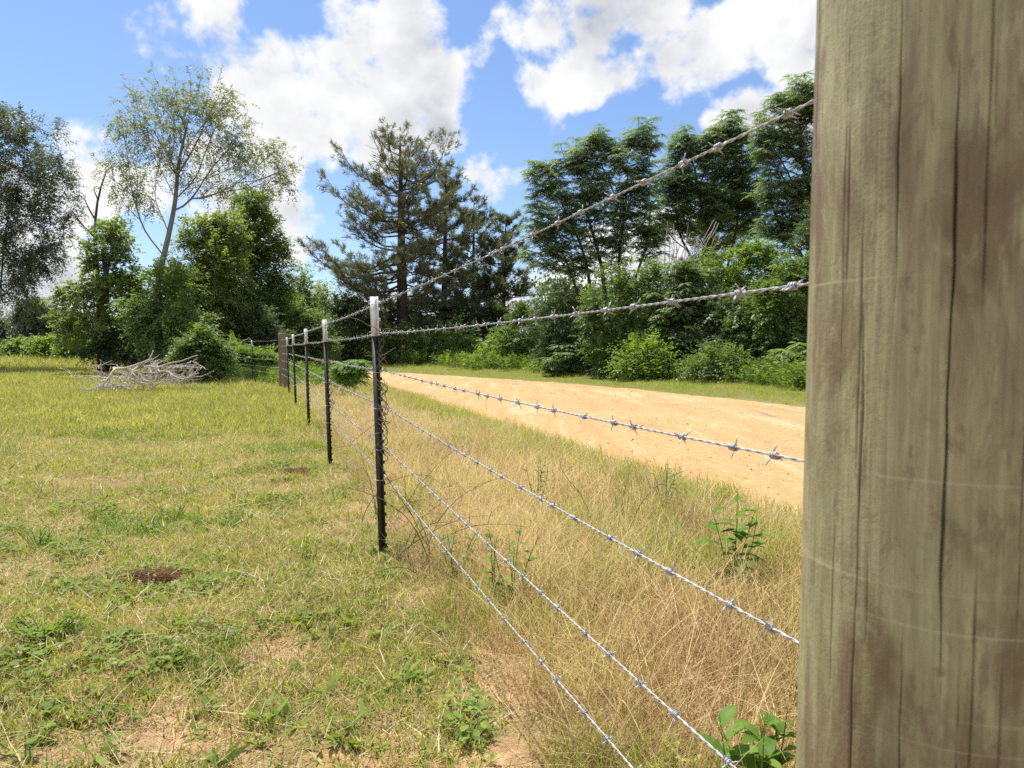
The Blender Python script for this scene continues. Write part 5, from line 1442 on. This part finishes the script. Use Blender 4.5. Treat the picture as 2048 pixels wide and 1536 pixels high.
alpha = mapr(nt, dens, .15, .40, 0, 1, True)
soft = noise(nt, mpz.outputs[0], 5.5, 2.5, .5, .25)
thick = mapr(nt, math_n(nt, 'ADD', math_n(nt, 'MULTIPLY', acc, .42), math_n(nt, 'MULTIPLY', math_n(nt, 'SUBTRACT', soft.outputs[0], .5), 1.6)), .16, .52, 0, 1, True)
upv = nt.nodes.new('ShaderNodeVectorMath'); upv.operation = 'ADD'; nt.links.new(mpz.outputs[0], upv.inputs[0]); upv.inputs[1].default_value = (-.03, 0, .10)
soft2 = noise(nt, upv.outputs[0], 5.5, 2.5, .5, .25)
lit = math_n(nt, 'MULTIPLY_ADD', mapr(nt, math_n(nt, 'SUBTRACT', n0, n1), -.13, .13, 0, 1), .55, math_n(nt, 'MULTIPLY', mapr(nt, math_n(nt, 'SUBTRACT', soft.outputs[0], soft2.outputs[0]), -.16, .12, 0, 1), .6))
shade = math_n(nt, 'MULTIPLY', thick, math_n(nt, 'SUBTRACT', 1.32, math_n(nt, 'MULTIPLY', lit, 1.2)), None, True)
def nt_comb(v):
    c_ = nt.nodes.new('ShaderNodeCombineXYZ')
    for i_ in range(3): nt.links.new(v, c_.inputs[i_])
    return c_.outputs[0]
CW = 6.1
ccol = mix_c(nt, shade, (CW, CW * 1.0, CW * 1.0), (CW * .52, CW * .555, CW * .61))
ccol = mix_c(nt, 1.0, ccol, nt_comb(mapr(nt, sepw.outputs[1], .25, -.35, 1.0, 1.75)), 'MULTIPLY')  # unseen clouds behind the viewer brightened to lift shade on camera-facing sides
# blue of the clear sky
skyc = mix_c(nt, 1.0, sky.outputs[0], (.76, .84, .97), 'MULTIPLY')
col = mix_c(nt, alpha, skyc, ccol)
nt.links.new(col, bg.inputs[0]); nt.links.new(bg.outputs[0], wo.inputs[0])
w.cycles.sampling_method = 'MANUAL'; w.cycles.sample_map_resolution = 1024

# sun
sd = bpy.data.lights.new('sun', 'SUN'); sd.energy = 4.9; sd.angle = R(.53); sd.color = (1, .95, .87)
so = bpy.data.objects.new('sun', sd); COL.objects.link(so)
e, a = R(SUN_EL), R(SUN_AZ)
sv = Vector((math.sin(a) * math.cos(e), math.cos(a) * math.cos(e), math.sin(e)))
so.rotation_euler = sv.to_track_quat('Z', 'Y').to_euler(); so.location = sv * 50

# camera
cd = bpy.data.cameras.new('camera'); co = bpy.data.objects.new('camera', cd); COL.objects.link(co)
cd.sensor_width = 36; cd.lens = 36 * FPX / 2048; cd.clip_start = .02; cd.clip_end = 3000
co.location = CAM; co.rotation_euler = (math.pi / 2 - PITCH, 0, 0)
cd.dof.use_dof = True; cd.dof.focus_distance = 4.2; cd.dof.aperture_fstop = 13.5
scene.camera = co

scene.view_settings.view_transform = 'Standard'; scene.view_settings.look = 'None'
scene.view_settings.exposure = .78; scene.view_settings.gamma = 1
scene.render.filter_size = 1.1
cy = scene.cycles
cy.max_bounces = 6; cy.diffuse_bounces = 4; cy.glossy_bounces = 2; cy.transmission_bounces = 4; cy.transparent_max_bounces = 4
cy.caustics_reflective = False; cy.caustics_refractive = False
cy.use_adaptive_sampling = True; cy.adaptive_threshold = .01
cy.use_denoising = False
